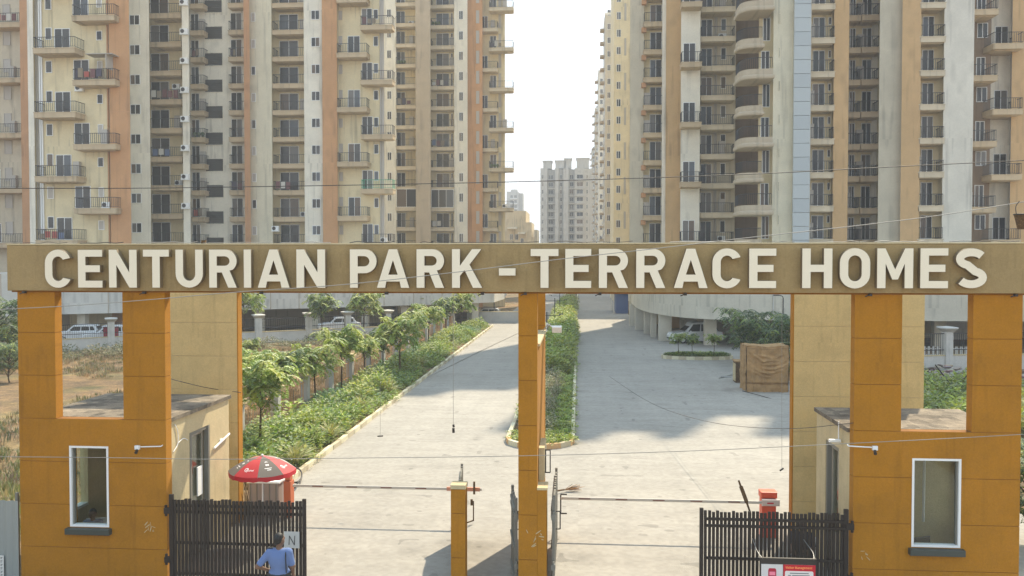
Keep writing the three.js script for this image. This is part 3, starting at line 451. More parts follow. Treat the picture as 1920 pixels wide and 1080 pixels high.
  const cc = [0, 0.92, 1.82, 2.72, 3.62, 4.52, 5.42, 6.42], edge = (x, s) => mesh('pier_edge', span(x, x + s * 0.03, 0, 6.4, bz - 0.002, bz - 0.27), M.orange, t);
  const lx = X(443, bz), rx = X(1490, bz);
  panelled('pier', t, X(246, bz), lx, bz, 0.27, cc, M.cream, M.creamPale); edge(lx + 0.001, 1);
  panelled('pier', t, rx, X(1735, bz), bz, 0.27, cc, M.cream, M.creamPale); edge(rx - 0.001, -1);
  panelled('pier', t, -1.2, -0.862, bz + 0.3, 0.27, cc, M.orange, M.grooveOrange);
  // wall between the lanes
  mesh('lane_wall', [span(-1.2, -0.868, 0, 5.25, GZ - 0.262, bz + 0.31)], M.orange, t); mesh('lane_wall_cap', [span(-1.23, -0.83, 5.25, 5.31, GZ - 0.27, bz + 0.31)], M.creamPale, t);
  mesh('gate_stub', [span(-0.866, -0.67, 0, 2.22, GZ - 0.0, GZ - 0.5)], M.orange, t); mesh('stub_cap', span(-0.872, -0.65, 2.222, 2.27, GZ + 0.015, GZ - 0.52), M.creamPale, t);
  mesh('stub_plate', span(-0.86, -0.74, 2.28, 3.0, GZ - 0.55, GZ - 1.6), M.creamPale, t);
  mesh('stub_latch', [bar([-0.72, 2.4, GZ - 0.8], [-0.72, 2.9, GZ - 0.8], 0.014), bar([-0.62, 2.4, GZ - 0.8], [-0.62, 2.9, GZ - 0.8], 0.014), bar([-0.74, 2.9, GZ - 0.8], [-0.62, 2.9, GZ - 0.8], 0.014), bar([-0.74, 2.4, GZ - 0.8], [-0.62, 2.4, GZ - 0.8], 0.014)], M.dark, t);
  // scraped paint
  const scrape = (u, v, w, h, n) => { for (let i = 0; i < n; i++) { const p = onZ(u + rr(-w, w), v + rr(-h, h), GZ + 0.004), a = rr(0, 3), l = rr(0.02, 0.08), b = rr(0.004, 0.011), g = extrude([[-l, -b], [0, -b * 1.4], [l, -b * 0.4], [l * 0.8, b * 0.6], [0, b], [-l * 0.8, b * 0.8]], 0.002); g.rotateZ(a); g.translate(p.x, p.y, p.z - 0.001); mesh('scraped_paint', g, M.creamPale, t); } };
  scrape(281, 988, 9, 8, 9); scrape(1000, 1010, 18, 14, 9); scrape(1622, 1045, 6, 18, 5);
  for (const u of [45, 270, 490, 725, 905, 985, 1125, 1285, 1632, 1905]) { const p = onZ(u, 549, GZ + 0.1); mesh('beam_fixing', [box(0.06, 0.05, 0.08, p.x, 6.37, GZ + 0.09), bar([p.x, 6.4, GZ + 0.09], [p.x - 0.1, 6.36, GZ + 0.1], 0.012)], M.dark, t); }
}
// low orange post between vehicle lane and walkway
{
  const t = thing('gate_post', 'short free standing orange post between the left lane and the walkway', 'post');
  panelled('post_shaft', t, -2.72, -2.41, GZ, 0.32, [0, 0.72, 1.68, 2.2], M.orange, M.grooveOrange); mesh('post_cap', rbox(0.33, 0.09, 0.36, 0.01, -2.565, 2.202, GZ - 0.16), M.creamPale, t);
}
// ------------------------------------------------------------------ guard houses
function guardHouse(label, x0, x1, inner, zb, hole, door, cream) {   // inner: +1 when the lane is on the +x side
  const t = thing('guard_house', label, 'guard house'), xi = inner > 0 ? x1 : x0, H = 3.5;
  panelled('front_wall', t, x0, inner > 0 ? x1 + 0.05 : x1, GZ, 0.26, COURSES.slice(0, 5), M.orange, M.grooveOrange, hole);
  const [a, b, h0, h1] = hole, z = GZ + 0.012, f = 0.034;
  const w = mesh('window', [span(a - 0.01, b + 0.01, h0 - 0.01, h0 + f, z, GZ - 0.14), span(a - 0.01, b + 0.01, h1 - f, h1 + 0.01, z, GZ - 0.14), span(a - 0.01, a + f, h0 + f, h1 - f, z, GZ - 0.14), span(b - f, b + 0.01, h0 + f, h1 - f, z, GZ - 0.14)], M.white, t);
  mesh('pane', span(a + f + 0.001, b - f - 0.001, h0 + f + 0.001, h1 - f - 0.001, GZ - 0.08, GZ - 0.086), M.glass, w); mesh('inner_frame', [span(a + f, a + f + 0.03, h0 + f, h1 - f, GZ - 0.04, GZ - 0.12), span(b - f - 0.03, b - f, h0 + f, h1 - f, GZ - 0.04, GZ - 0.12)], M.gateGrey, w);
  mesh('sill', rbox(b - a + 0.14, 0.13, 0.2, 0.01, (a + b) / 2, h0 - 0.16, GZ + 0.03), M.sill, t);
  // lane-side wall with a doorway
  const wx0 = inner > 0 ? x1 - 0.2 : x0 + 0.003, wx1 = inner > 0 ? x1 - 0.003 : x0 + 0.2, [dz0, dz1, dy] = door;
  mesh('side_wall', [span(wx0, wx1, 0, H, GZ - 0.262, dz0), span(wx0, wx1, 0, H, dz1, zb), span(wx0, wx1, dy, H, dz0, dz1)], cream, t);
  const xs = inner > 0 ? x1 - 0.06 : x0 + 0.06, xd = inner > 0 ? x1 - 0.14 : x0 + 0.14;
  mesh('door_frame', [span(xs - 0.04, xs + 0.075, 0, dy, dz0 - 0.0, dz0 - 0.08), span(xs - 0.04, xs + 0.075, 0, dy, dz1 + 0.08, dz1), span(xs - 0.04, xs + 0.04, dy - 0.08, dy, dz0 - 0.08, dz1 + 0.08)], M.gateGrey, t);
  const dd = mesh('door', [span(xd - 0.02, xd + 0.02, 0.02, 0.95, dz0 - 0.085, dz1 + 0.085), span(xd - 0.02, xd + 0.02, 0.95, dy - 0.09, dz0 - 0.085, dz0 - 0.16), span(xd - 0.02, xd + 0.02, 0.95, dy - 0.09, dz1 + 0.16, dz1 + 0.085), span(xd - 0.02, xd + 0.02, dy - 0.17, dy - 0.09, dz0 - 0.16, dz1 + 0.16)], mat(L(0.36, 0.32, 0.25), { roughness: 0.5 }), t); mesh('pane', span(xd - 0.005, xd + 0.005, 0.952, dy - 0.172, dz0 - 0.162, dz1 + 0.162), M.glass, dd);
  const xo = inner > 0 ? x0 : x1; const xq = xo - Math.sign(xo - xi) * 0.2; mesh('outer_wall', [span(xo, xq, 0, 1.0, GZ - 0.262, zb), span(xo, xq, 2.9, H, GZ - 0.262, zb), span(xo, xq, 1.0, 2.9, GZ - 0.262, GZ - 0.9), span(xo, xq, 1.0, 2.9, GZ - 2.3, zb)], M.creamPale, t);
  const addedWindow = mesh('window', [span(xo, xq, 1.0, 1.06, GZ - 0.9, GZ - 2.3), span(xo, xq, 2.84, 2.9, GZ - 0.9, GZ - 2.3), span(xo, xq, 1.06, 2.84, GZ - 1.57, GZ - 1.63)], M.white, t); mesh('pane', span((xo + xq) / 2, (xo + xq) / 2 + 0.006, 1.061, 2.839, GZ - 0.9, GZ - 2.3), M.glass, addedWindow);  // outer window added to let daylight brighten the room
  mesh('rear_wall', span(x0 + 0.201, x1 - 0.201, 0, H, zb + 0.2, zb), M.creamPale, t); mesh('floor', span(x0 + 0.201, x1 - 0.201, 0, 0.06, GZ - 0.262, zb + 0.2), M.concrete, t);
  mesh('roof', rbox(x1 - x0 + 0.02, 0.09, GZ - 0.262 - zb + 0.06, 0.01, (x0 + x1) / 2 + inner * 0.04, H + 0.002, (GZ - 0.262 + zb - 0.06) / 2), M.roof, t);
  return t;
}
{
  const l = guardHouse('orange fronted guard house left of the lanes with a tall white framed window', -12.41, -9.08, 1, -21.5, [-11.24, -10.36, 1.2, 2.98], [-19.25, -20.3, 3.05], M.creamPale);
  mesh('conduit', [tube([[-9.07, 3.4, -18.5], [-9.06, 3.25, -18.6], [-9.06, 2.95, -18.62], [-9.06, 2.8, -18.4]], 0.012, 16), tube([[-9.06, 2.95, -18.62], [-9.06, 3.0, -18.9], [-9.06, 2.92, -19.1]], 0.01, 10)], M.white, l);
  const r = guardHouse('orange fronted guard house right of the lanes with a dark sill under its window', 5.66, 8.96, -1, -20.75, [6.84, 7.79, 1.22, 3.03], [-19.0, -20.0, 3.0], M.creamPale);
  mesh('lit_gap_strip', bar([X(1737, -19.8), 1.2, -19.8], [X(1738, -19.8), 2.85, -19.8], 0.03), M.white, r);  // white bar added in place of a bright lit gap inside
  const fit = tag(mesh('tube_light', [bar([-9.04, 2.42, -20.5], [-9.03, 2.6, -21.4], 0.03), box(0.03, 0.1, 0.12, -9.06, 2.46, -20.95)], M.white), 'white tube fitting slanting on the lane side wall of the left guard house', 'lamp');
  const cam = (label, u, v, dir) => {
    const p = onZ(u, v, GZ + 0.12), t = thing('security_camera', label, 'camera'), e = p.x + dir * 0.48, wm = M.creamPale;
    mesh('arm', [bar([p.x, p.y, p.z], [e, p.y + 0.01, p.z - 0.05], 0.014), bar([e, p.y + 0.01, p.z - 0.05], [e, p.y + 0.02, GZ - 0.01], 0.014)], M.white, t);
    const h = rbox(0.1, 0.085, 0.08, 0.012); h.translate(p.x - dir * 0.02, p.y - 0.05, p.z + 0.02); mesh('bracket', h, M.white, t);
    const b = bar([p.x - dir * 0.01, p.y - 0.06, p.z + 0.05], [p.x + dir * 0.01, p.y - 0.10, p.z + 0.14], 0.03, 0.034, 10); mesh('housing', b, M.dark, t);
  };
  cam('small white security camera on an arm at the left guard house', 260, 838, 1); cam('small white security camera on an arm at the right guard house', 1638, 839, -1);
  const fl = thing('wall_lamp', 'small white lamp hanging at the lane side wall of the right guard house', 'lamp'), q = onZ(1574, 829, -18.75);
  mesh('lamp_shade', rbox(0.24, 0.06, 0.12, 0.015, q.x - 0.1, q.y, q.z), M.white, fl); mesh('drop_rod', bar([q.x - 0.02, q.y + 0.05, q.z], [q.x - 0.02, q.y + 0.45, q.z], 0.012), M.white, fl);
  mesh('door_curtain', box(0.03, 0.7, 0.25, -9.17, 1.4, -19.95), M.white, l);
}
// ------------------------------------------------------------------ slatted gates
function gateLeaf(label, w, h, m, handle) {                          // hinged at x = 0, runs to x = w
  const t = thing('swing_gate', label, 'gate'), pitch = 0.0815, n = Math.round((w - 0.1) / pitch), s = box(0.057, h - 0.14, 0.045), s2 = box(0.057, h - 0.11, 0.045);
  mesh('stile', box(0.09, h + 0.02, 0.06, 0.045, 0.06, 0), m, t); mesh('stile', box(0.075, h - 0.02, 0.06, w - 0.037, 0.06, 0), m, t);
  for (let i = 1; i < n; i++) { const k = mesh('slat', rnd() < 0.4 ? s2 : s, m, t); k.position.set(0.045 + (w - 0.085) * i / n, 0.1, rr(-0.002, 0.002)); k.rotation.z = rr(-0.003, 0.003); }
  for (const y of [0.16, 0.84, h - 0.34, h - 0.2]) mesh('rail', box(w - 0.17, 0.055, 0.035, w / 2, y, -0.042), m, t);
  for (const y of [0.5, h - 0.28]) mesh('hinge', [box(0.16, 0.12, 0.09, -0.03, y - 0.06, 0), bar([-0.08, y - 0.12, 0], [-0.08, y + 0.12, 0], 0.03)], m, t);
  if (handle) mesh('handle', [bar([handle, 1.02, 0.03], [handle, 1.02, 0.13], 0.014), bar([handle, 1.42, 0.03], [handle, 1.42, 0.13], 0.014), bar([handle, 1.02, 0.13], [handle, 1.42, 0.13], 0.014)], M.dark, t);
  return t;
}
{
  const a = gateLeaf('closed dark brown slatted gate leaf in front of the left guard house', 3.06, 1.86, M.gate); a.position.set(-8.94, 0.03, GZ + 0.05);
  const b = gateLeaf('closed dark brown slatted gate leaf beside the right guard house', 3.02, 1.86, M.gate); b.position.set(5.55, 0.03, GZ + 0.05); b.rotation.y = Math.PI;
  const c = gateLeaf('open grey slatted gate leaf swung back behind the short orange post', 3.05, 1.86, M.gateGrey, 2.6); c.position.set(-2.62, 0.03, GZ - 0.42); c.rotation.y = Math.PI / 2 + 0.11;
  const d = gateLeaf('open grey slatted gate leaf swung back along the right side of the centre pillar', 3.0, 1.86, M.gateGrey, 0.9); d.position.set(-0.53, 0.03, GZ - 0.2); d.rotation.y = Math.PI / 2 + 0.005;
  const e = gateLeaf('open walkway gate leaf with a box handle left of the centre pillar', 1.3, 1.86, M.gateGrey, 0.8); e.position.set(-1.33, 0.03, GZ - 0.2); e.rotation.y = Math.PI / 2 + 0.14;
  const p = onZ(547, 1013, GZ + 0.12), n = thing('paper_notice', 'white paper notice tied to the left slatted gate near the guard', 'notice', [p.x, p.y, p.z]);
  mesh('sheet', box(0.34, 0.36, 0.006, 0, -0.17, 0), mat(L(0.46, 0.46, 0.44)), n); for (const [x0, y0, x1, y1] of [[-0.06, -0.1, -0.05, 0.1], [-0.05, 0.1, 0.06, -0.1], [0.06, -0.1, 0.07, 0.1]]) mesh('pen_stroke', bar([x0, y0, 0.006], [x1, y1, 0.006], 0.008), M.black, n);
  const s = thing('stick', 'thin bent brown stick rising above the right slatted gate', 'stick'), q = [onZ(1407, 962, -18.2), onZ(1400, 942, -18.2), onZ(1394, 925, -18.2), onZ(1389, 912, -18.2), onZ(1385, 901, -18.2)];
  mesh('shaft', [tube(q, 0.022, 16), tube([q[1], q[2], q[3]], 0.042, 10), bar([q[0].x, 0.02, -18.25], q[0].toArray(), 0.022)], M.wood, s);
}
// corrugated sheet fence at the far left
{
  const t = thing('sheet_fence', 'grey corrugated sheet fence left of the orange guard house', 'fence'), pts = [], n = 80; for (let i = 0; i <= n; i++) pts.push([-16.6 + 4.15 * i / n, 0.02 * Math.sin(i * 1.57)]);
  const s = [...pts, ...pts.slice().reverse().map(p => [p[0], p[1] - 0.006])]; const g = extrude(s.map(p => [p[0], p[1]]), 1.72); g.rotateX(-Math.PI / 2); g.translate(0, 0.02, GZ + 0.02); mesh('corrugated_sheet', g, mat(L(0.34, 0.36, 0.34), { roughness: 0.6, metalness: 0.2 }), t);
  mesh('post', [box(0.06, 1.9, 0.06, -14.5, 0, GZ - 0.05), box(0.06, 1.9, 0.06, -12.52, 0, GZ - 0.05)], M.gateGrey, t);
  const cv = document.createElement('canvas'); cv.width = 64; cv.height = 256; const c = cv.getContext('2d'); c.fillStyle = '#d8d6cf'; c.fillRect(0, 0, 64, 256); c.fillStyle = '#222'; for (let i = 0; i < 6; i++) { c.fillRect(12, 16 + i * 40, 12, 26); c.fillRect(34, 20 + i * 40, 18, 6); c.fillRect(34, 34 + i * 40, 12, 6); }
  const tx = new THREE.CanvasTexture(cv); tx.colorSpace = THREE.SRGBColorSpace; const p = onZ(1, 1062, GZ + 0.06); const g2 = box(0.16, 0.5, 0.01, p.x, p.y - 0.25, GZ + 0.06); const uv = new THREE.BoxGeometry(1, 1, 1).attributes.uv; g2.setAttribute('uv', uv); mesh('printed_strip', g2, mat(0xffffff, { map: tx }), t);
}
// ------------------------------------------------------------------ boom barriers
function barrier(label, xc, z, x1, h, tip) { const cw = tip ? 0.2 : 0.36, boomM = mat(L(0.56, 0.51, 0.44), { roughness: 0.5 }), stripeM = mat(L(0.20, 0.07, 0.045));
  const t = thing('boom_barrier', label, 'barrier'), s = Math.sign(x1 - xc);
  mesh('cabinet', [rbox(cw, 1.0, 0.32, 0.02, xc, 0, z - 0.25)], tip ? M.rust : M.red, t); mesh('cabinet_lid', rbox(tip ? 0.15 : cw + 0.05, 0.16, tip ? 0.24 : 0.36, 0.03, xc, 1.02, z - 0.25), tip ? M.rust : M.red, t);
  const hub = rbox(cw + 0.08, 0.17, 0.12, 0.03, xc + 0.02, h - 0.085, z); if (!tip) mesh('arm_bracket', hub, mat(L(0.62, 0.50, 0.44)), t); if (!tip) mesh('maker_plate', box(0.16, 0.035, 0.006, xc, h - 0.02, z + 0.062), M.redDeep, t);
  const l = Math.abs(x1 - xc) - 0.2, arm = mesh('boom', rbox(l, 0.075, 0.05, 0.015, xc + s * (0.2 + l / 2), h - 0.04, z), boomM, t);
  for (let k = 0.7; k < l; k += 0.95) mesh('stripe', box(0.3, 0.024, 0.006, xc + s * (0.2 + k), h - 0.012, z + 0.026), k > l - 1.2 && tip ? M.red : stripeM, arm);
  if (tip) { mesh('tip_band', [box(0.9, 0.1, 0.06, x1 - s * 0.5, h - 0.05, z)], mat(L(0.62, 0.28, 0.18)), arm); mesh('rest_rod', [box(0.05, 0.34, 0.05, x1 - s * 0.2, h - 0.12, z + 0.05), bar([x1 - s * 0.22, h - 0.3, z + 0.05], [x1 - s * 0.22, 0.1, z + 0.05], 0.018), box(0.06, 0.16, 0.05, x1 - s * 0.27, h - 0.42, z + 0.05), bar([x1 - s * 0.22, 0.1, z + 0.05], [x1 - s * 0.75, 0.05, z + 0.6], 0.02)], M.wood, arm); }
  else mesh('end_catch', [bar([x1, h - 0.4, z], [x1, h + 0.1, z], 0.02), bar([x1, h + 0.1, z], [x1 + 0.16, h + 0.1, z], 0.02), bar([x1, h - 0.4, z], [x1 + 0.16, h - 0.4, z], 0.02)], M.dark, arm);
}
barrier('boom barrier across the left lane with a hanging rest rod at its tip', X(533, -22.7), -22.7, X(903, -22.7), 0.93, true);
barrier('boom barrier across the right lane with an orange red cabinet behind the gate', X(1447, -22), -22.0, X(1052, -22), 0.94, false);
// ------------------------------------------------------------------ umbrella, stall, clutter by the left barrier
{
  const c = onZ(492, 880, -20.8), R = 0.83, top = onZ(492, 855, -20.8).y, rim = onZ(492, 880, -20.8).y;
  const t = thing('parasol', 'red and dark grey printed parasol open beside the left guard house', 'parasol', [c.x, 0, -20.8], 0.22);
  mesh('pole', bar([0, 0, 0], [0, top - 0.03, 0], 0.018), M.white, t); mesh('finial', new THREE.SphereGeometry(0.035, 10, 8).translate(0, top + 0.02, 0), M.white, t);
  const cv = document.createElement('canvas'); cv.width = 256; cv.height = 256; const g = cv.getContext('2d'); const prints = ['#d0343a', '#6a635b'].map((col, k) => {
    const q = document.createElement('canvas'); q.width = q.height = 256; const x = q.getContext('2d'); x.fillStyle = col; x.fillRect(0, 0, 256, 256); x.strokeStyle = '#fff'; x.fillStyle = '#fff'; x.lineWidth = 7;
    if (k === 0) { x.beginPath(); x.arc(98, 196, 17, 2.6, 7.4); x.stroke(); x.beginPath(); x.moveTo(90, 210); x.lineTo(112, 184); x.stroke(); x.font = 'bold 22px sans-serif'; x.fillText('airtel', 122, 204); }
    else { x.beginPath(); x.arc(128, 120, 12, 3.4, 6.0); x.stroke(); x.fillRect(112, 138, 14, 18); x.fillRect(130, 138, 14, 18); x.fillRect(92, 178, 70, 6); x.fillRect(112, 194, 40, 6); }
    const tx = new THREE.CanvasTexture(q); tx.colorSpace = THREE.SRGBColorSpace; return new THREE.MeshPhysicalMaterial({ color: 0xffffff, map: tx, roughness: 0.75, transmission: 0.3, thickness: 0, side: THREE.DoubleSide }); });
  const fl = [L(0.58, 0.02, 0.03), L(0.5, 0.025, 0.03)].map(k => mat(k, { roughness: 0.7 }));
  for (let i = 0; i < 8; i++) {
    const a0 = i * Math.PI / 4, n = 8, pos = [], uv = [], idx = [], P = (s, q) => { const r = R * s, a = a0 + q * Math.PI / 4, sag = 1 - 0.045 * Math.sin(q * Math.PI) * s, rr_ = r * sag; return [rr_ * Math.cos(a), top - (top - rim) * (0.12 * s + 0.88 * s * s) - 0.02 * Math.sin(q * Math.PI) * s, rr_ * Math.sin(a)]; };
    for (let s = 0; s <= n; s++) for (let q = 0; q <= 6; q++) { pos.push(...P(s / n, q / 6)); uv.push(1 - (0.5 + (q / 6 - 0.5) * s / n), 1 - s / n); }
    for (let s = 0; s < n; s++) for (let q = 0; q < 6; q++) { const a = s * 7 + q; idx.push(a, a + 1, a + 7, a + 1, a + 8, a + 7); }
    const ge = new THREE.BufferGeometry(); ge.setAttribute('position', new THREE.Float32BufferAttribute(pos, 3)); ge.setAttribute('uv', new THREE.Float32BufferAttribute(uv, 2)); ge.setIndex(idx); ge.computeVertexNormals();
    mesh('canopy_panel', ge, prints[i % 2], t);
    const vp = [], vi = []; for (let q = 0; q <= 6; q++) { const p = P(1, q / 6); vp.push(...p, p[0] * 1.0, p[1] - 0.11 - 0.012 * Math.sin(q * 2), p[2] * 1.0); if (q < 6) vi.push(q * 2, q * 2 + 2, q * 2 + 1, q * 2 + 1, q * 2 + 2, q * 2 + 3); }
    const gv = new THREE.BufferGeometry(); gv.setAttribute('position', new THREE.Float32BufferAttribute(vp, 3)); gv.setAttribute('uv', new THREE.Float32BufferAttribute(vp.filter((_, k) => k % 3 < 2), 2)); gv.setIndex(vi); gv.computeVertexNormals(); mesh('valance', gv, Object.assign(fl[i % 2], { side: THREE.DoubleSide }), t);
    mesh('rib', bar([0, top - 0.04, 0], P(1, 0).map((k, j) => j === 1 ? k - 0.012 : k), 0.008), M.steel, t);
  }
}
{
  const x0 = X(466, -22.9), t = thing('counter', 'white topped counter standing under the parasol behind the gate', 'counter', [x0 + 0.42, 0, -23.1]);
  mesh('top', rbox(0.92, 0.05, 0.7, 0.012, 0, 0.95, 0), M.white, t); mesh('body', [box(0.84, 0.93, 0.05, 0, 0.01, 0.3), box(0.05, 0.93, 0.6, -0.4, 0.01, 0), box(0.05, 0.93, 0.6, 0.4, 0.01, 0), box(0.8, 0.04, 0.55, 0, 0.5, 0)], mat(L(0.34, 0.28, 0.25)), t);
  for (let i = 0; i < 5; i++) mesh('leg_bar', bar([-0.36 + i * 0.18, 0.01, 0.34], [-0.36 + i * 0.18, 0.93, 0.34], 0.012), M.gateGrey, t);
  const b = thing('radio', 'small black box lying on the white counter under the parasol', 'box', [x0 + 0.38, 1.0, -23.0]); mesh('case', rbox(0.17, 0.1, 0.12, 0.02), M.black, b); mesh('knob', bar([0.03, 0.1, 0], [0.03, 0.13, 0], 0.02), M.dark, b);
  const cl = thing('folded_cloth', 'pink cloth roll on the back edge of the white counter', 'cloth', [x0 + 0.62, 1.0, -23.3]); mesh('roll', [bar([-0.26, 0.07, 0], [0.26, 0.07, 0], 0.07, 0.07, 12), box(0.4, 0.03, 0.16, 0, 0, 0.05)], mat(L(0.75, 0.25, 0.20), { roughness: 1 }), cl);
  const s = thing('stick_bundle', 'bundle of pale dry sticks leaning beside the counter', 'sticks', [x0 - 0.12, 0, -22.95]); for (let i = 0; i < 22; i++) mesh('stick', bar([rr(-0.12, 0.12), 0, rr(-0.1, 0.1)], [rr(-0.25, 0.4), rr(0.9, 1.35), rr(-0.2, 0.2)], rr(0.008, 0.016), 0.006, 4), i % 3 ? mat(L(0.48, 0.38, 0.24)) : M.wood, s);
  const h = thing('hose', 'black hose looped on the road edge beside the parasol', 'hose'), p = (u, v) => onG(u, v, 0.05);
  mesh('loop', [tube([p(500, 915), p(530, 906), p(556, 905), p(562, 912), p(548, 918), p(525, 918)].map((q, i) => q.setY(i === 3 ? 0.25 : 0.06)), 0.028, 40, 6), tube([p(515, 902), p(548, 893), p(565, 899), p(562, 910)].map((q, i) => q.setY([0.05, 0.35, 0.3, 0.05][i])), 0.025, 30, 6)], M.dark, h);
}
{ const o = onG(1058, 923), t = thing('broom', 'dry straw broom lying on the right lane by the open grey gate leaf', 'broom', [o.x, 0.05, o.z], 0.5); for (let i = 0; i < 26; i++) mesh('straw', bar([0, 0.02, 0], [rr(0.35, 0.6), rr(0, 0.14), rr(-0.22, 0.22)], 0.009, 0.006, 4), i % 2 ? M.rods : M.wood, t); mesh('handle', bar([0, 0.03, 0], [-0.4, 0.05, 0.1], 0.025), M.wood, t); }
// ------------------------------------------------------------------ visitor sign board at the lower right
{
  const z = -17.05, a = onZ(1425, 1045, z), b = onZ(1530, 1080, z), w = b.x - a.x, t = thing('notice_board', 'black framed notice board with a red and a white half at the right gate', 'sign', [(a.x + b.x) / 2, 0, z]);
  mesh('board_frame', [box(w, 0.95, 0.05, 0, a.y - 0.95, 0)], M.dark, t); mesh('leg', box(0.05, a.y - 0.95, 0.04, -w / 2 + 0.08, 0, 0), M.dark, t); mesh('leg', box(0.05, a.y - 0.95, 0.04, w / 2 - 0.08, 0, 0), M.dark, t);
  const face = (x0, x1, draw, name) => { const cv = document.createElement('canvas'); cv.width = 256; cv.height = 256; const c = cv.getContext('2d'); draw(c); const tx = new THREE.CanvasTexture(cv); tx.colorSpace = THREE.SRGBColorSpace; const g = new THREE.BoxGeometry(x1 - x0, 0.78, 0.008); g.translate((x0 + x1) / 2, a.y - 0.12 - 0.39, 0.03); mesh(name, g, mat(0xffffff, { map: tx, roughness: 0.4 }), t); };
  face(-w / 2 + 0.02, -w / 2 + 0.02 + w * 0.385, c => { c.fillStyle = '#d6d2cf'; c.fillRect(0, 0, 256, 256); c.fillStyle = '#b01838'; c.beginPath(); c.roundRect(82, 26, 96, 110, 18); c.fill(); c.fillStyle = '#f08aa0'; c.fillRect(96, 48, 70, 24); c.fillRect(96, 80, 70, 22); c.fillStyle = '#777'; c.fillRect(60, 170, 140, 8); c.fillRect(60, 190, 120, 8); }, 'emblem_panel');
  face(-w / 2 + 0.03 + w * 0.385, w / 2 - 0.02, c => { c.fillStyle = '#c4122a'; c.fillRect(0, 0, 256, 256); c.fillStyle = '#ffb060'; c.font = 'bold 22px sans-serif'; c.fillText('Visitor Management', 16, 26); c.fillStyle = '#e9e0da'; c.beginPath(); c.roundRect(12, 40, 228, 80, 12); c.fill(); c.fillStyle = '#777'; for (const [x, y, k] of [[52, 52, 150], [38, 66, 24], [70, 66, 140], [60, 80, 130]]) c.fillRect(x, y, k, 6); c.fillStyle = '#c9c0bb'; c.fillRect(12, 134, 228, 90); }, 'red_panel');
  for (const s of [-1, 1]) mesh('wire_tie', tube([[s * (w / 2 - 0.05), a.y - 0.02, 0.03], [s * (w / 2 + 0.0), a.y + 0.03, -0.2], [s * (w / 2 - 0.02), a.y + 0.1, -0.85]], 0.008, 10), M.steel, t);
}

// ------------------------------------------------------------------ cables
function cable(label, pts, r = 0.009, m = M.cable, name = 'cable') { return tag(mesh(name, tube(pts, r, Math.max(24, pts.length * 10), 5), m), label, 'cable'); }
const at = z => ([u, v]) => onZ(u, v, z);
cable('thin dark cable strung level across both towers above the gateway', [[-40, 353], [240, 353], [480, 350], [720, 346], [960, 341], [1200, 334], [1440, 325], [1690, 312], [1960, 299]].map(at(-15)), 0.0075);
cable('long cable rising across the raised letters from left edge to upper right lamp', [[-40, 582], [120, 574], [280, 562], [440, 548], [640, 534], [850, 511], [1050, 486], [1230, 466], [1400, 446], [1600, 424], [1760, 404], [1935, 376]].map(at(-16.4)), 0.008, M.cableGrey);
cable('thin cable sagging low across the guard houses and both lanes', [[-40, 856], [200, 858], [400, 861], [640, 859], [960, 855], [1280, 846], [1600, 831], [1780, 822], [1960, 812]].map(at(-16.6)), 0.007, M.cableGrey);
cable('black cable hanging over the right lane to the right guard house roof', [onZ(1143, 706, -50), onZ(1200, 744, -42), onZ(1260, 772, -34), onZ(1340, 793, -28), onZ(1420, 802, -24), onZ(1500, 803, -21), onZ(1600, 793, -18)], 0.0075);
cable('grey twin cable just below the black cable over the right lane', [onZ(1166, 722, -48), onZ(1230, 760, -38), onZ(1330, 791, -29), onZ(1385, 799, -26), onZ(1440, 803, -24)], 0.0045, M.cableGrey);
cable('dark cable running from the tarpaulin covered box to the right pier', [onZ(1392, 733, -46), onZ(1430, 743, -45), onZ(1486, 760, -43.5)], 0.02);
cable('added grey tube standing in for a cable shadow across the left lane', [onG(760, 729, 0.2), onG(772, 722, 0.04), onG(850, 683, 0.035), onG(930, 644, 0.035), onG(990, 616, 0.035)], 0.028, M.cableGrey);  // tube added in place of the cast shadow of an overhead cable
cable('slack wire drooping across the left cream pier', [onZ(312, 708, -18.3), onZ(345, 717, -20), onZ(400, 729, -22.2), onZ(452, 736, -22.24)], 0.009);
for (const [u, v0, v1, z, label] of [[850, 552, 796, -18.5, 'thin hanging wire with a dark plug over the left lane'], [713, 700, 818, -24, 'thin hanging wire with a small crossbar near the left kerb'], [1466, 560, 878, -20.5, 'thin hanging wire ending beside the right pier']]) {
  const t = thing('hanging_wire', label, 'wire'), a = onZ(u, v0, z), b = onZ(u, v1, z); mesh('wire', bar(a.toArray(), b.toArray(), 0.004, 0.004, 4), M.cableGrey, t);
  if (u === 850) mesh('plug', [bar([b.x, b.y, b.z], [b.x + 0.01, b.y - 0.06, b.z], 0.025), bar([b.x, b.y - 0.08, b.z], [b.x + 0.005, b.y - 0.18, b.z], 0.03)], M.dark, t);
  else if (u === 713) mesh('crossbar', bar([b.x - 0.08, b.y, b.z], [b.x + 0.08, b.y + 0.01, b.z], 0.02), M.dark, t);
  else mesh('hook', [bar([b.x - 0.05, b.y - 0.06, b.z], [b.x + 0.04, b.y, b.z], 0.02)], M.dark, t);
}
{ // loose wiring lying on the coping of the beam
  const t = thing('loose_wiring', 'loose black and white wiring lying along the top of the gateway beam', 'wiring'), y = 7.475; let x = -12.3;
  while (x < 9) { const n = 5, l = rr(0.5, 2.0), p = []; for (let i = 0; i <= n; i++) p.push([x + l * i / n, y + (i % 2 ? rr(0, 0.03) : 0), GZ + 0.05 + rr(-0.04, 0.03)]); mesh('wire', tube(p, rr(0.005, 0.010), 20, 4), rnd() < 0.5 ? M.cable : M.cableGrey, t); if (rnd() < 0.35) mesh('clip', box(0.09, 0.07, 0.06, x, 7.464, GZ + 0.04), rnd() < 0.6 ? M.dark : M.wood, t); x += l + rr(0.05, 0.9); }
}
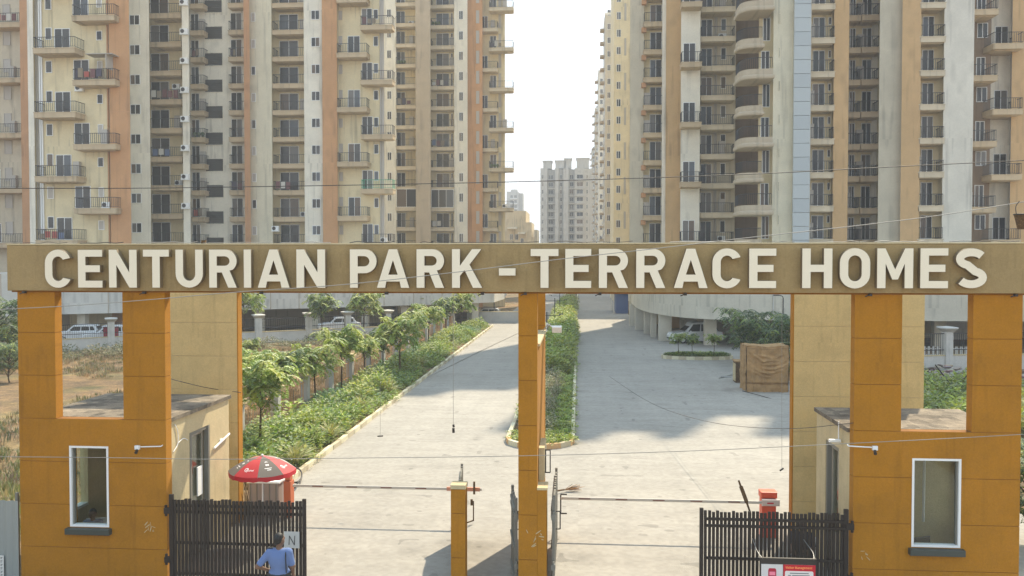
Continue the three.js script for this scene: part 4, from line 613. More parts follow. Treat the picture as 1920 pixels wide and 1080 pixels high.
{ // floodlight at the upper right
  const z = -16.3, t = thing('floodlight', 'dark floodlight hanging from a cable at the upper right edge', 'lamp'), p = onZ(1915, 418, z), b = new THREE.CylinderGeometry(0.15, 0.09, 0.27, 12); b.translate(p.x + 0.03, p.y + 0.02, p.z);
  mesh('shade', b, M.wood, t); mesh('rim', new THREE.TorusGeometry(0.15, 0.015, 6, 16).rotateX(Math.PI / 2).translate(p.x + 0.03, p.y + 0.155, p.z), M.dark, t); mesh('hanger', tube([[p.x - 0.09, p.y + 0.15, z], [p.x - 0.1, p.y + 0.3, z], [p.x - 0.04, p.y + 0.4, z]], 0.008, 10), M.cable, t);
}
{ // lamp on top of the lane wall
  const t = thing('floodlight', 'small white floodlight on the lane wall behind the centre pillar', 'lamp', [-0.8, 5.31, -21.4]); mesh('bracket', [bar([0, 0, 0], [0, 0.22, 0], 0.02), bar([0, 0.2, 0], [0.2, 0.1, 0.1], 0.018)], M.white, t); const g = rbox(0.24, 0.17, 0.1, 0.02, 0, 0, 0); g.rotateX(0.5); g.translate(0.26, 0.0, 0.12); mesh('head', g, M.white, t); mesh('wire_coil', tube([[-0.1, 0.02, 0.3], [0.05, 0.2, 0.2], [0.0, 0.05, 0.05], [0.12, 0.22, 0.1]], 0.01, 20), M.cableGrey, t);
}

// ------------------------------------------------------------------ lamp posts
function lampPost(label, x, z, h, arms, turn = 0) {
  const t = thing('lamp_post', label, 'lamp post', [x, 0, z], turn); mesh('pole', [bar([0, 0, 0], [0, h, 0], 0.055, 0.04, 8), box(0.3, 0.08, 0.3), bar([0, 0.05, 0], [0, 0.5, 0], 0.09, 0.08, 8)], M.black, t);
  if (arms === 2) { mesh('cross_arm', [bar([-1.0, h - 0.28, 0], [1.0, h - 0.28, 0], 0.025), bar([-0.9, h - 0.27, 0], [-1.15, h - 0.15, 0], 0.02), bar([0.9, h - 0.27, 0], [1.15, h - 0.15, 0], 0.02)], M.black, t); for (const s of [-1, 1]) mesh('lamp_head', rbox(0.36, 0.07, 0.18, 0.02, s * 1.1, h - 0.2, 0), M.dark, t); }
  else { mesh('bent_arm', tube([[0, h - 0.05, 0], [-0.06, h + 0.1, 0], [-0.4, h + 0.2, 0]], 0.03, 12), M.black, t); mesh('lamp_head', rbox(0.4, 0.08, 0.18, 0.02, -0.5, h + 0.14, 0), M.dark, t); }
}
lampPost('black lamp post with a cross arm, nearest on the median', -2.45, -66, 3.1, 2); lampPost('black lamp post with a cross arm, second along the median', -2.45, -88, 3.2, 2); lampPost('black lamp post with a cross arm, third along the median', -2.2, -100, 3.2, 2);
lampPost('black lamp post beside the grey block wall at the end of the left strip', -9.6, -96.8, 3.9, 2); lampPost('tall black lamp post with a bent arm before the right podium', X(1469, -64), -64, 4.35, 1);

// ------------------------------------------------------------------ boundary walls and fences
function wallRun(label, pts, wallH, pillarH, every, m, o = {}) {
  const t = thing('boundary_wall', label, 'wall');
  for (let i = 0; i < pts.length - 1; i++) {
    const [a, b] = [pts[i], pts[i + 1]], l = Math.hypot(b[0] - a[0], b[1] - a[1]), n = Math.max(1, Math.round(l / every)), ry = -Math.atan2(b[1] - a[1], b[0] - a[0]);
    for (let k = 0; k < n; k++) {
      const x0 = a[0] + (b[0] - a[0]) * k / n, z0 = a[1] + (b[1] - a[1]) * k / n, sl = l / n, cx = a[0] + (b[0] - a[0]) * (k + 0.5) / n, cz = a[1] + (b[1] - a[1]) * (k + 0.5) / n;
      const p = mesh('pillar', box(0.5, pillarH, 0.5, 0, 0, 0), m, t); p.position.set(x0, 0, z0); p.rotation.y = ry;
      const cap = [[0.30, 0], [0.42, 0.16], [0.48, 0.2], [0.48, 0.3], [0, 0.36]]; const g = new THREE.LatheGeometry(cap.map(q => new THREE.Vector2(q[0] * 1.35, q[1])), 4); g.rotateY(Math.PI / 4); g.translate(0, pillarH, 0); mesh('cap', g.toNonIndexed(), m, p); g.computeVertexNormals();
      const w = mesh('wall_panel', box(sl - 0.5, wallH, 0.22), m, t); w.position.set(cx, 0, cz); w.rotation.y = ry;
      const c = mesh('coping', box(sl - 0.5, 0.06, 0.3, 0, wallH + 0.001, 0), M.creamPale, t); c.position.copy(w.position); c.rotation.y = ry;
      if (o.rail) { const q = [box(sl - 0.5, 0.05, 0.05, 0, wallH + 0.35, 0), box(sl - 0.5, 0.05, 0.05, 0, pillarH - 0.15, 0)]; for (let s = 0.14; s < sl - 0.5; s += 0.16) q.push(box(0.018, pillarH - wallH - 0.2, 0.018, -sl / 2 + 0.25 + s, wallH + 0.06, 0)); const r = mesh('railing', q, M.rail, t); r.position.copy(w.position); r.rotation.y = ry; }
    }
  }
  return t;
}
wallRun('low white boundary wall with capped pillars before the left podium', [[-47, -60.5], [-42, -62], [-37.6, -66], [-30.2, -70.6], [X(498, -72), -71.6]], 0.9, 2.15, 4.4, M.pillarWhite, { rail: true });
wallRun('white boundary wall continuing behind the young trees from a doubled pillar', [[X(481, -71), -71.3], [X(578, -74), -74], [X(651, -76), -76], [X(727, -78.5), -78.5], [-13.4, -81]], 0.9, 2.15, 4.0, M.pillarWhite, { rail: true });
wallRun('grey boundary wall with a capped pillar seen through the right opening', [[X(1700, -56), -56], [X(1778, -57), -57], [X(1880, -58), -58], [X(1990, -58), -58]], 0.95, 2.5, 3.4, M.pillarWhite, { rail: true });
{
  const t = thing('strip_fence', 'fence of capped concrete pillars and thin brown rods along the left planting strip', 'fence'), x = -13.15;
  for (let i = 0, z = -28; z > -92; z -= 4.05, i++) {
    const p = mesh('pillar', box(0.36, 1.55, 0.36, x, 0, z), M.concrete, t); mesh('cap', [box(0.62, 0.08, 0.62, x, 1.552, z), box(0.48, 0.07, 0.48, x, 1.633, z)], M.creamPale, p);
    if (z > -88) { const q = [box(0.04, 0.04, 3.69, x, 0.35, z - 2.025), box(0.04, 0.04, 3.69, x, 1.2, z - 2.025)]; for (let k = 0.2; k < 3.7; k += 0.17) q.push(bar([x, 0.05, z - 0.18 - k], [x + rr(-0.03, 0.03), 1.32 + rr(-0.05, 0.05), z - 0.18 - k + rr(-0.05, 0.05)], 0.014, 0.012, 4)); mesh('rod_panel', q, M.rods, t); }
  }
}
{
  const t = thing('block_wall', 'low grey block wall closing the far end of the left planting strip', 'wall'), z = -96;
  for (const [a, b] of [[-12.6, -9.9], [-9.86, -6.6]]) { const w = mesh('wall_panel', span(a, b, 0, 1.25, z, z - 0.22), M.concrete, t); mesh('coping', span(a - 0.02, b + 0.02, 1.252, 1.32, z + 0.04, z - 0.26), M.creamPale, w); }
  mesh('wall_panel', span(-6.56, -2.9, 0, 1.25, z - 0.4, z - 0.6), M.concrete, t);
}
{ // picket fence of the right lot
  const t = thing('picket_fence', 'low pale picket fence in front of the dark parking behind the right boundary wall', 'fence'), z = -63; for (let x = X(1700, z); x < X(1900, z); x += 0.32) mesh('picket', box(0.16, 0.95, 0.05, x, 0, z), M.pillarWhite, t); mesh('rail', [span(X(1700, z), X(1900, z), 0.3, 0.38, z - 0.03, z - 0.07), span(X(1700, z), X(1900, z), 0.75, 0.83, z - 0.03, z - 0.07)], M.pillarWhite, t);
}
// ------------------------------------------------------------------ planter island, box under tarpaulin, rubble, basin
{
  const t = thing('planter_island', 'small kerbed grass island on the right forecourt with three saplings', 'planter', [8.55, 0, -62.4]), s = new THREE.Shape(), k = new THREE.Shape(); k.absellipse(0, 0, 2.55, 1.35, 0, 7); s.absellipse(0, 0, 2.4, 1.2, 0, 7);
  const pts = []; for (let i = 0; i < 26; i++) { const a = i / 26 * Math.PI * 2; pts.push([2.5 * Math.cos(a), 1.3 * Math.sin(a) * (Math.sin(a) > 0 ? 0.75 : 1)]); }
  pts.forEach((p, i) => { const q = pts[(i + 1) % 26], l = Math.hypot(q[0] - p[0], q[1] - p[1]), m = mesh('kerb_stone', rbox(0.13, 0.24, l, 0.015), i % 2 ? M.kerb : M.kerbWorn, t); m.position.set((p[0] + q[0]) / 2, 0, (p[1] + q[1]) / 2); m.rotation.y = Math.atan2(q[0] - p[0], q[1] - p[1]); });
  mesh('soil', sheet(pts.map(p => [p[0] * 0.97, p[1] * 0.97]).reverse(), 0.02, 0.2), M.bed, t);
}
{
  const x0 = 9.05, x1 = 11.25, z0 = -46.8, H = 2.5, D = 1.7, t = thing('covered_box', 'tall box draped in brown tarpaulin at the right edge of the forecourt', 'covered box');
  const n = 64, w = x1 - x0; const fold = (s, y) => { // depth of the cloth over the front
    let d = 0; const q = s * 2 - 1.1; for (let k = 0; k < 6; k++) { const c = 1.0 - k * 0.1 - 0.03 * Math.sin(k * 3.1), cat = c - (0.26 - 0.02 * k) * (1 - q * q * 0.9) + 0.05 * (N8(s, 0.1 * k) - 0.5), e = (y - cat) / 0.028; d += (0.085 + 0.03 * Math.sin(k * 2.1)) * Math.exp(-e * e) * Math.max(0, 1 - Math.abs(q + 0.25 * Math.sin(k * 1.7)) * 1.25) * (0.4 + 1.2 * N8(s, y + k * 0.13)); }
    d += 0.05 * Math.exp(-(((s - 0.33 - 0.1 * (1 - y)) / 0.03) ** 2)) + 0.05 * Math.exp(-(((s - 0.2 + 0.08 * (1 - y)) / 0.035) ** 2)) * (y < 0.8 ? 1 : 0.4) + 0.045 * Math.exp(-(((s - 0.86) / 0.03) ** 2)); d += 0.02 * Math.sin(s * 23 + y * 5) * (0.4 + 0.6 * N16(s, y)) + 0.05 * (N8(s, y) - 0.5) + 0.012 * (N32(s, y) - 0.5); if (y < 0.2) d -= 0.06 * Math.exp(-(((y - 0.17) / 0.03) ** 2)); return d * 1.7; };
  const front = (f, wd, hgt, xf) => { const g = new THREE.PlaneGeometry(wd, hgt, n, n), p = g.attributes.position, uv = g.attributes.uv; for (let i = 0; i < p.count; i++) { const s = p.getX(i) / wd + 0.5, y = p.getY(i) / hgt + 0.5; p.setXYZ(i, p.getX(i), p.getY(i) - 0.03 * (y < 0.02 ? N32(s, 0.3) * 3 : 0) + (y > 0.95 ? 0.03 * Math.sin(s * 9) - 0.03 * (1 - (2 * s - 1) ** 2) : 0), f(s, y)); uv.setXY(i, s * wd, y * hgt); } g.computeVertexNormals(); xf(g); return g; };
  const c = mesh('tarpaulin', [front(fold, w, H, g => g.translate((x0 + x1) / 2, H / 2, z0 + 0.05)), front((s, y) => 0.06 * (N16(s, y) - 0.5) + 0.04 * Math.sin(s * 14 + y * 2) * (1 - y), D, H, g => { g.rotateY(-Math.PI / 2); g.translate(x0 - 0.03, H / 2, z0 - D / 2 + 0.03); }), front((s, y) => 0.06 * (N16(s, y) - 0.5), D, H, g => { g.rotateY(Math.PI / 2); g.translate(x1 + 0.03, H / 2, z0 - D / 2 + 0.03); }), front((s, y) => 0.05 * (N16(s, y) - 0.5) - 0.05 * Math.sin(s * Math.PI), w + 0.1, D, g => { g.rotateX(-Math.PI / 2); g.translate((x0 + x1) / 2, H - 0.02, z0 - D / 2); })], Object.assign(M.tarp, { side: THREE.DoubleSide }), t);
  mesh('box_body', span(x0 + 0.12, x1 - 0.12, 0, H - 0.22, z0 - 0.2, z0 - D + 0.1), M.wood, t);
  for (const y of [H - 0.12, 0.5]) mesh('rope', tube([[x0 - 0.1, y, z0 + 0.12], [(x0 + x1) / 2, y - 0.06, z0 + 0.2], [x1 + 0.08, y + 0.02, z0 + 0.12]], 0.008, 20), M.wood, t);
  const b = thing('crate', 'low brown crate with a pale side standing behind the tarpaulin covered box', 'crate', [9.0, 0, -50.6]); mesh('body', box(0.42, 1.2, 0.9, 0.3, 0, 0), M.wood, b); mesh('lid', box(0.5, 0.07, 1.0, 0.3, 1.202, 0), M.tarp, b); mesh('side_board', box(0.04, 1.0, 0.7, 0.06, 0.1, 0.1), M.creamPale, b);
  const p = thing('pipes', 'two thin grey pipes lying on the forecourt before the covered box', 'pipes'); mesh('pipe', bar(onG(1348, 709, 0.04).toArray(), onG(1385, 699, 0.04).toArray(), 0.03), M.steel, p); mesh('pipe', bar(onG(1352, 706, 0.09).toArray(), onG(1378, 707, 0.04).toArray(), 0.03), M.steel, p);
}
{ // right lot: rubble, slab with crossed poles
  const t = new THREE.InstancedMesh((() => { const g = new THREE.IcosahedronGeometry(0.5, 1), p = g.attributes.position; for (let i = 0; i < p.count; i++) { const k = 0.75 + 0.5 * N8(Math.abs(p.getX(i)) , Math.abs(p.getY(i) + p.getZ(i))); p.setXYZ(i, p.getX(i) * k, p.getY(i) * k * 0.6, p.getZ(i) * k); } g.computeVertexNormals(); return g; })(), plaster(L(0.42, 0.38, 0.34)), 900), m = new THREE.Matrix4(), q = new THREE.Quaternion();
  for (let i = 0; i < 900; i++) { const z = rr(-56, -46), x = X(1740, z) + rr(-2, 6), s = rr(0.1, 0.6) ** 1.4; q.setFromEuler(new THREE.Euler(rr(-0.4, 0.4), rr(0, 6), rr(-0.4, 0.4))); m.compose(new THREE.Vector3(x, 0.25 * (1 + Math.sin(x * 1.7) * Math.cos(z * 0.8)) * (i % 3 ? 1 : 0.3), z), q, new THREE.Vector3(s * 1.3, s * 0.7, s)); t.setMatrixAt(i, m); t.setColorAt(i, L(rr(0.7, 1.1), rr(0.68, 1.05), rr(0.65, 1.0))); }
  t.name = 'rubble'; t.castShadow = t.receiveShadow = true; tag(t, 'grey heap of rubble and broken slabs in the right lot', 'rubble', null, 'stuff'); scene.add(t);
  const z = -45, p = onZ(1787, 728, z), b = thing('basin', 'pale round basin with two crossed dark poles among the weeds of the right lot', 'basin', [p.x, 0, z]), g = new THREE.LatheGeometry([[0, 0.02], [0.55, 0.02], [0.75, 0.5], [0.82, 0.52], [0.82, 0.58], [0.7, 0.56], [0.5, 0.2], [0, 0.18]].map(k => new THREE.Vector2(...k)), 20); const y = Math.max(0.02, p.y - 0.5); g.scale(0.9, 0.9, 0.9); g.translate(0, y, 0); mesh('bowl', g, M.pillarWhite, b); if (y > 0) mesh('plinth', box(0.7, y, 0.7), M.concrete, b); mesh('pole', bar([-0.9, y + 1.7, 0], [0.1, y + 0.4, 0], 0.035), M.dark, b); mesh('pole', bar([0.9, y + 1.45, 0.05], [0.0, y + 0.4, 0], 0.03), M.dark, b);
}

// ------------------------------------------------------------------ cars
function car(label, paint, [x, z], turn, o = {}) {
  const t = thing('parked_car', label, 'car', [x, 0, z], turn), Lc = o.suv ? 4.4 : 4.0, W = 1.7, h = o.suv ? 1.72 : 1.48, k = Lc / 4;
  const body = extrude([[-2 * k, 0.28], [-2.02 * k, 0.62], [-1.9 * k, 0.82], [-0.98 * k, 0.95], [1.5 * k, 0.98], [1.93 * k, 0.88], [2 * k, 0.55], [1.98 * k, 0.28], [1.62 * k, 0.26], [1.52 * k, 0.5], [1.2 * k, 0.62], [0.92 * k, 0.5], [0.84 * k, 0.24], [-0.84 * k, 0.24], [-0.92 * k, 0.5], [-1.22 * k, 0.62], [-1.54 * k, 0.5], [-1.62 * k, 0.26]], W - 0.12, 0.06); body.translate(0, 0, -(W - 0.12) / 2);
  const cab = extrude([[-1.0 * k, 0.93], [-0.42 * k, h - 0.05], [-0.2 * k, h], [1.0 * k, h], [1.3 * k, h - 0.08], [1.62 * k, 0.95]], W - 0.36, 0.05); cab.translate(0, 0, -(W - 0.36) / 2);
  const pm = mat(paint, { roughness: 0.25, metalness: 0.1 }); mesh('body', body, pm, t); mesh('cabin', cab, pm, t);
  for (const s of [-1, 1]) for (const [a, b, c, d] of [[-0.78, -0.36, 0.2, 0.16], [0.26, 0.28, 0.86, 0.9], [0.98, 0.96, 1.2, 1.36]]) { const g = extrude([[a * k, 0.99], [b * k, h - 0.1], [c * k, h - 0.1], [d * k, 0.99]], 0.02); g.translate(0, 0, s > 0 ? (W - 0.36) / 2 + 0.045 : -(W - 0.36) / 2 - 0.065); mesh('side_window', g, panes[0], t); }
  const ws = new THREE.BoxGeometry(0.02, (h - 1.0) * 1.18, W - 0.42); ws.rotateZ(-0.88); ws.translate(-0.77 * k, (h + 0.93) / 2, 0); mesh('windscreen', ws, panes[0], t); const rs = new THREE.BoxGeometry(0.02, (h - 1.05) * 0.95, W - 0.46); rs.rotateZ(0.5); rs.translate(1.56 * k, (h + 0.93) / 2, 0); mesh('rear_window', rs, panes[0], t);
  for (const [a, s] of [[-1.22, -1], [-1.22, 1], [1.22, -1], [1.22, 1]]) { const g = new THREE.CylinderGeometry(0.31, 0.31, 0.2, 18); g.rotateX(Math.PI / 2); g.translate(a * k, 0.31, s * (W / 2 - 0.12)); const w = mesh('wheel', g, M.black, t), r = new THREE.CylinderGeometry(0.19, 0.19, 0.03, 14); r.rotateX(Math.PI / 2); r.translate(a * k, 0.31, s * (W / 2 - 0.02)); mesh('rim', r, M.steel, w); }
  for (const s of [-1, 1]) { mesh('headlight', rbox(0.1, 0.14, 0.34, 0.03, -1.97 * k, 0.66, s * 0.58), M.white, t); mesh('tail_light', rbox(0.08, 0.22, 0.22, 0.03, 2.0 * k, 0.68, s * 0.66), M.redDeep, t); mesh('mirror', rbox(0.12, 0.11, 0.16, 0.03, -0.62 * k, 0.98, s * (W / 2 + 0.06)), pm, t); }
  mesh('bumper', [rbox(0.08, 0.1, 1.3, 0.02, -2.07 * k, 0.36, 0)], M.black, t);
}
const white = L(0.70, 0.71, 0.71);
car('white parked car on the left seen through the left opening of the gateway', white, [X(150, -71), -71], 0.25); car('white parked car whose front shows beside the pillar in the left opening', white, [X(198, -69.8), -70.2], 0.6);
car('white hatchback parked before the left podium behind the boundary wall', white, [X(638, -83), -82.6], 0.35); car('silver car parked in shade under the far end of the left podium', L(0.55, 0.56, 0.57), [X(912, -99), -99.5], 0.05); car('white van shaped car in the shade under the right podium', white, [X(1305, -74.2), -74.6], 0.2, { suv: true });
car('dark grey car in the shade farther along the left podium', L(0.12, 0.12, 0.13), [X(760, -90), -90.5], 0.3);
{ const t = thing('red_container', 'deep red box standing at the boundary wall pillar in the left opening', 'box', [X(204, -66.9), 0, -67.1]); mesh('body', rbox(0.9, 1.55, 0.7, 0.04), mat(L(0.30, 0.02, 0.04)), t); mesh('lid', rbox(0.96, 0.1, 0.76, 0.03, 0, 1.552, 0), mat(L(0.12, 0.02, 0.03)), t); }

// ------------------------------------------------------------------ vegetation
class Leaves {
  constructor() { this.p = []; this.n = []; this.c = []; this.i = []; }
  leaf(x, y, z, dx, dy, dz, len, wid, nx, ny, nz, col) {            // a folded leaf from its stalk along d, facing n
    const sx = dy * nz - dz * ny, sy = dz * nx - dx * nz, sz = dx * ny - dy * nx, sl = Math.hypot(sx, sy, sz) || 1, w = wid / sl, b = this.p.length / 3, mx = x + dx * len * 0.5, my = y + dy * len * 0.5, mz = z + dz * len * 0.5, f = wid * 0.35;
    this.p.push(x, y, z, mx + sx * w + nx * f, my + sy * w + ny * f, mz + sz * w + nz * f, x + dx * len, y + dy * len, z + dz * len, mx - sx * w + nx * f, my - sy * w + ny * f, mz - sz * w + nz * f);
    for (let k = 0; k < 4; k++) { this.n.push(nx, ny, nz); this.c.push(col.r, col.g, col.b); } this.i.push(b, b + 2, b + 1, b, b + 3, b + 2);
  }
  build() { const g = new THREE.BufferGeometry(); g.setAttribute('position', new THREE.Float32BufferAttribute(this.p, 3)); g.setAttribute('color', new THREE.Float32BufferAttribute(this.c, 3)); g.setIndex(this.i); g.computeVertexNormals(); return g; }
}
const leafMat = new THREE.MeshPhysicalMaterial({ color: 0xffffff, vertexColors: true, roughness: 0.75, transmission: 0.55, thickness: 0, side: THREE.DoubleSide });
const GREENS = [L(0.25, 0.35, 0.035), L(0.32, 0.41, 0.045), L(0.19, 0.28, 0.04), L(0.43, 0.46, 0.07)], DARK = [L(0.07, 0.13, 0.035), L(0.10, 0.17, 0.045), L(0.13, 0.21, 0.05)], LIME = [L(0.36, 0.43, 0.08), L(0.46, 0.48, 0.11), L(0.28, 0.37, 0.07)];
const vary = (cols, a = 0.75, b = 1.25) => pick(cols).clone().multiplyScalar(rr(a, b));
function frond(V, o, d, len, pairs, leafLen, cols, droop) {          // compound leaf: leaflets both sides of a drooping stalk
  let [x, y, z] = o, dx = d.x, dy = d.y, dz = d.z; const st = len / pairs, c = vary(cols);
  for (let k = 0; k < pairs; k++) {
    dy -= droop / pairs; const l = Math.hypot(dx, dy, dz); dx /= l; dy /= l; dz /= l; x += dx * st; y += dy * st; z += dz * st;
    const hx = -dz, hz = dx, hl = Math.hypot(hx, hz) || 1;
    for (const s of [-1, 1]) { const ex = s * hx / hl * 0.8 + dx * 0.6, ey = dy * 0.6 - 0.15, ez = s * hz / hl * 0.8 + dz * 0.6, el = Math.hypot(ex, ey, ez); V.leaf(x, y, z, ex / el, ey / el, ez / el, leafLen * rr(0.8, 1.2) * (1 - 0.4 * k / pairs), leafLen * 0.27, rr(-0.5, 0.5), 1, rr(-0.5, 0.5), c); }
  }
}
function makeTree(name, label, o) {
  const t = thing(name, label, 'tree', [0, 0, 0], 0, o.group), tr = [], V = new Leaves(), H = o.h, R = o.r, h0 = o.bare * H;
  const top = [rr(-0.12, 0.12), H * 0.82, rr(-0.12, 0.12)], mid = [rr(-0.06, 0.06), h0, rr(-0.06, 0.06)];
  tr.push(bar([0, 0, 0], mid, o.tr, o.tr * 0.75, 7), bar(mid, top, o.tr * 0.75, o.tr * 0.25, 6));
  for (let i = 0; i < o.limbs; i++) {
    const f = i / o.limbs, a = i * 2.4 + rr(-0.3, 0.3), y0 = h0 + (H * 0.8 - h0) * f * 0.9, s = (y0 - h0) / (H * 0.8 - h0), bx = mid[0] + (top[0] - mid[0]) * s, bz = mid[2] + (top[2] - mid[2]) * s, rl = R * (0.55 + 0.5 * Math.sin(Math.PI * (0.25 + 0.7 * f))) * rr(0.65, 1.1);
    const e = [bx + Math.cos(a) * rl, Math.min(H * 1.02, y0 + rl * rr(0.45, 1.1)), bz + Math.sin(a) * rl], m = [(bx + e[0]) / 2, (y0 + e[1]) / 2 + 0.08 * rl, (bz + e[2]) / 2];
    tr.push(bar([bx, y0, bz], m, o.tr * 0.4, o.tr * 0.25, 5), bar(m, e, o.tr * 0.25, o.tr * 0.1, 4));
    for (let k = 0; k < o.whorls; k++) {
      const s2 = 0.35 + 0.7 * (k + rnd()) / o.whorls, q = s2 < 0.5 ? [bx + (m[0] - bx) * s2 * 2, y0 + (m[1] - y0) * s2 * 2, bz + (m[2] - bz) * s2 * 2] : [m[0] + (e[0] - m[0]) * (s2 * 2 - 1), m[1] + (e[1] - m[1]) * (s2 * 2 - 1), m[2] + (e[2] - m[2]) * (s2 * 2 - 1)];
      q[0] += rr(-0.12, 0.12); q[1] += rr(-0.1, 0.18); q[2] += rr(-0.12, 0.12);
      for (let j = 0; j < o.fronds; j++) { const b = rr(0, 6.28), d = new THREE.Vector3(Math.cos(b), rr(-0.1, 0.7), Math.sin(b)).normalize(); frond(V, q, d, o.fl * rr(0.7, 1.2), o.pairs, o.leaf, rnd() < 0.25 ? o.cols2 || o.cols : o.cols, o.droop || 1.3); }
    }
  }
  mesh('trunk', tr, M.bark, t); const c = mesh('crown', V.build(), leafMat, t); return t;
}
const young = { h: 3.3, r: 1.0, bare: 0.44, tr: 0.045, limbs: 12, whorls: 4, fronds: 4, fl: 0.55, pairs: 7, leaf: 0.2, cols: GREENS, cols2: LIME, group: 'young trees along the left strip' }; // leaflets a little over life size in width
const T = [makeTree('young_tree', '', young), makeTree('young_tree', '', { ...young, h: 3.0, r: 1.1, bare: 0.5, limbs: 10 }), makeTree('young_tree', '', { ...young, h: 3.6, r: 0.95, limbs: 13, cols: [...GREENS, ...DARK] }), makeTree('young_tree', '', { ...young, h: 2.7, r: 1.0, bare: 0.46, limbs: 10, cols: LIME.concat(GREENS) })];
const treeSpots = [
  [487, 853, 700, 'young tree with a drooping green crown right above the parasol'], [452, 806, 676, 'young tree half hidden by the left cream pier'], [545, 775, 668, 'young tree behind the rod fence left of the first visible concrete pillar'], [592, 758, 662, 'slim young tree with a dark crown beside the first visible concrete pillar'],
  [640, 737, 622, 'young tree with a broad feathery crown before the pale pillar cap'], [682, 722, 640, 'young tree standing between two fence pillars with a low crown'], [718, 700, 620, 'young tree in the middle of the strip with overlapping leaves'], [750, 706, 606, 'young tree near the spiky yellow plant at the kerb'],
  [775, 668, 592, 'young tree half way along the strip before the row of far pillars'], [803, 650, 580, 'young tree shading the first of the far row of pillars'], [836, 632, 562, 'young tree over the far row of pillars'], [864, 618, 556, 'young tree at the far end of the strip by the block wall'],
  [470, 690, 640, 'low young tree in the dry plot behind the rod fence'], [505, 742, 672, 'young tree right behind the drooping tree above the parasol'],
  [604, 640, 553, 'young tree rising before the left podium above the white car'], [681, 632, 556, 'young tree before the left podium right of the white car'], [820, 608, 550, 'light green tree before the podium left of the road end'], [458, 640, 548, 'young tree peeping out beside the left cream pier at beam height'], [885, 604, 553, 'small tree beside the silver car at the end of the strip'], [760, 612, 548, 'reddish leaved young tree against the left podium']];
treeSpots.forEach(([u, v, vt, label], i) => {
  const p = onG(u, v), h = onZ(u, vt, p.z).y, src = T[i % 4], o = i < 4 ? src : copy(src, label); o.userData.label = label; o.position.set(p.x, 0, p.z); o.rotation.y = i * 1.7; const b = [3.3, 3.0, 3.6, 2.7][i % 4] * (i < 4 || i === 13 ? 0.82 : 0.86); o.scale.setScalar(Math.max(0.5, h / b)); if (i >= 14) o.userData.group = 'young trees before the left podium';
});
{
  const D = makeTree('garden_tree', 'dense dark green tree left in the clump behind the tarpaulin covered box', { h: 3.7, r: 1.9, bare: 0.12, tr: 0.07, limbs: 22, whorls: 5, fronds: 5, fl: 0.6, pairs: 6, leaf: 0.18, cols: DARK, cols2: GREENS, group: 'trees behind the covered box' });
  D.position.set(X(1405, -59), 0, -59.5);
  copy(D, 'dense dark green tree in the middle of the clump behind the tarpaulin covered box', [X(1448, -57), 0, -57.5], 1.1, 0.86); copy(D, 'dense dark green tree beside the right cream pier behind the covered box', [X(1490, -55), 0, -55], 2.3, 1.0); copy(D, 'low dark green tree right behind the tarpaulin covered box', [X(1468, -50.5), 0, -50.5], 4, 0.55);
  const e = copy(D, 'dark tree at the far left edge behind the orange gateway pillar', [X(-6, -52), 0, -52], 0.4, 1.3); delete e.userData.group; const e2 = copy(D, 'lower dark tree at the left edge before the white boundary wall', [X(14, -47), 0, -47], 3, 0.62); delete e2.userData.group;
  const w = copy(D, 'green bush tree at the right edge behind the right guard house', [X(1945, -22), 0, -22], 1, 0.75); delete w.userData.group;
  [[1273, 'left sapling'], [1298, 'middle sapling'], [1338, 'right forked sapling']].forEach(([u, w2], i) => { const s = copy(T[1 + i % 2], w2 + ' on the small kerbed grass island', [X(u, -62.4), 0.2, -62.4 + i * 0.2], i, 0.56 - 0.06 * (i % 2)); s.userData.group = 'saplings on the grass island'; });
}
// low shrubs: one tuft, then many as ground cover
function tuft(n, r, h, cols, leaf) { const V = new Leaves(); for (let i = 0; i < n; i++) { const a = rr(0, 6.28), q = Math.sqrt(rnd()) * r, y = h * (0.15 + 0.85 * rnd()) * (1 - 0.5 * (q / r) ** 2), b = a + rr(-1, 1), d = new THREE.Vector3(Math.cos(b), rr(-0.2, 0.9), Math.sin(b)).normalize(); V.leaf(Math.cos(a) * q, y, Math.sin(a) * q, d.x, d.y, d.z, leaf * rr(0.6, 1.3), leaf * 0.3, rr(-0.4, 0.4), 1, rr(-0.4, 0.4), vary(cols)); } return V.build(); }
function scatter(name, label, category, g, n, place, tint = [0.7, 1.25]) {
  const t = new THREE.InstancedMesh(g, leafMat, n), m = new THREE.Matrix4(), q = new THREE.Quaternion(), s = new THREE.Vector3(); let k = 0, tries = 0;
  while (k < n && tries++ < n * 6) { const p = place(k); if (!p) continue; const [x, y, z, sc] = p; q.setFromAxisAngle(new THREE.Vector3(0, 1, 0), rr(0, 6.28)); s.set(sc * rr(0.8, 1.2), sc * rr(0.7, 1.25), sc * rr(0.8, 1.2)); m.compose(new THREE.Vector3(x, y, z), q, s); t.setMatrixAt(k, m); const c = rr(...tint); t.setColorAt(k, L(c * rr(0.9, 1.15), c, c * rr(0.85, 1.1))); k++; }
  t.count = k; t.name = numbered(name); t.castShadow = t.receiveShadow = true; scene.add(t); return tag(t, label, category, null, 'stuff');
}
scatter('ground_cover', 'dense low green shrubs filling the strip beside the left kerb', 'shrubs', tuft(90, 0.42, 0.5, GREENS, 0.15), 1500, () => { const z = -26 - 65 * rnd() ** 1.3, x = rr(-13.0, -9.5); return [x, 0.05, z, N16((x + 20) / 24, -z / 48) < 0.3 ? rr(0.2, 0.4) : rr(0.6, 1.5) * (x > -10 ? 0.7 : x < -12.1 ? 0.5 : 1) * (N8((x + 20) / 30, -z / 60) > 0.4 ? 1 : 0.55)]; });
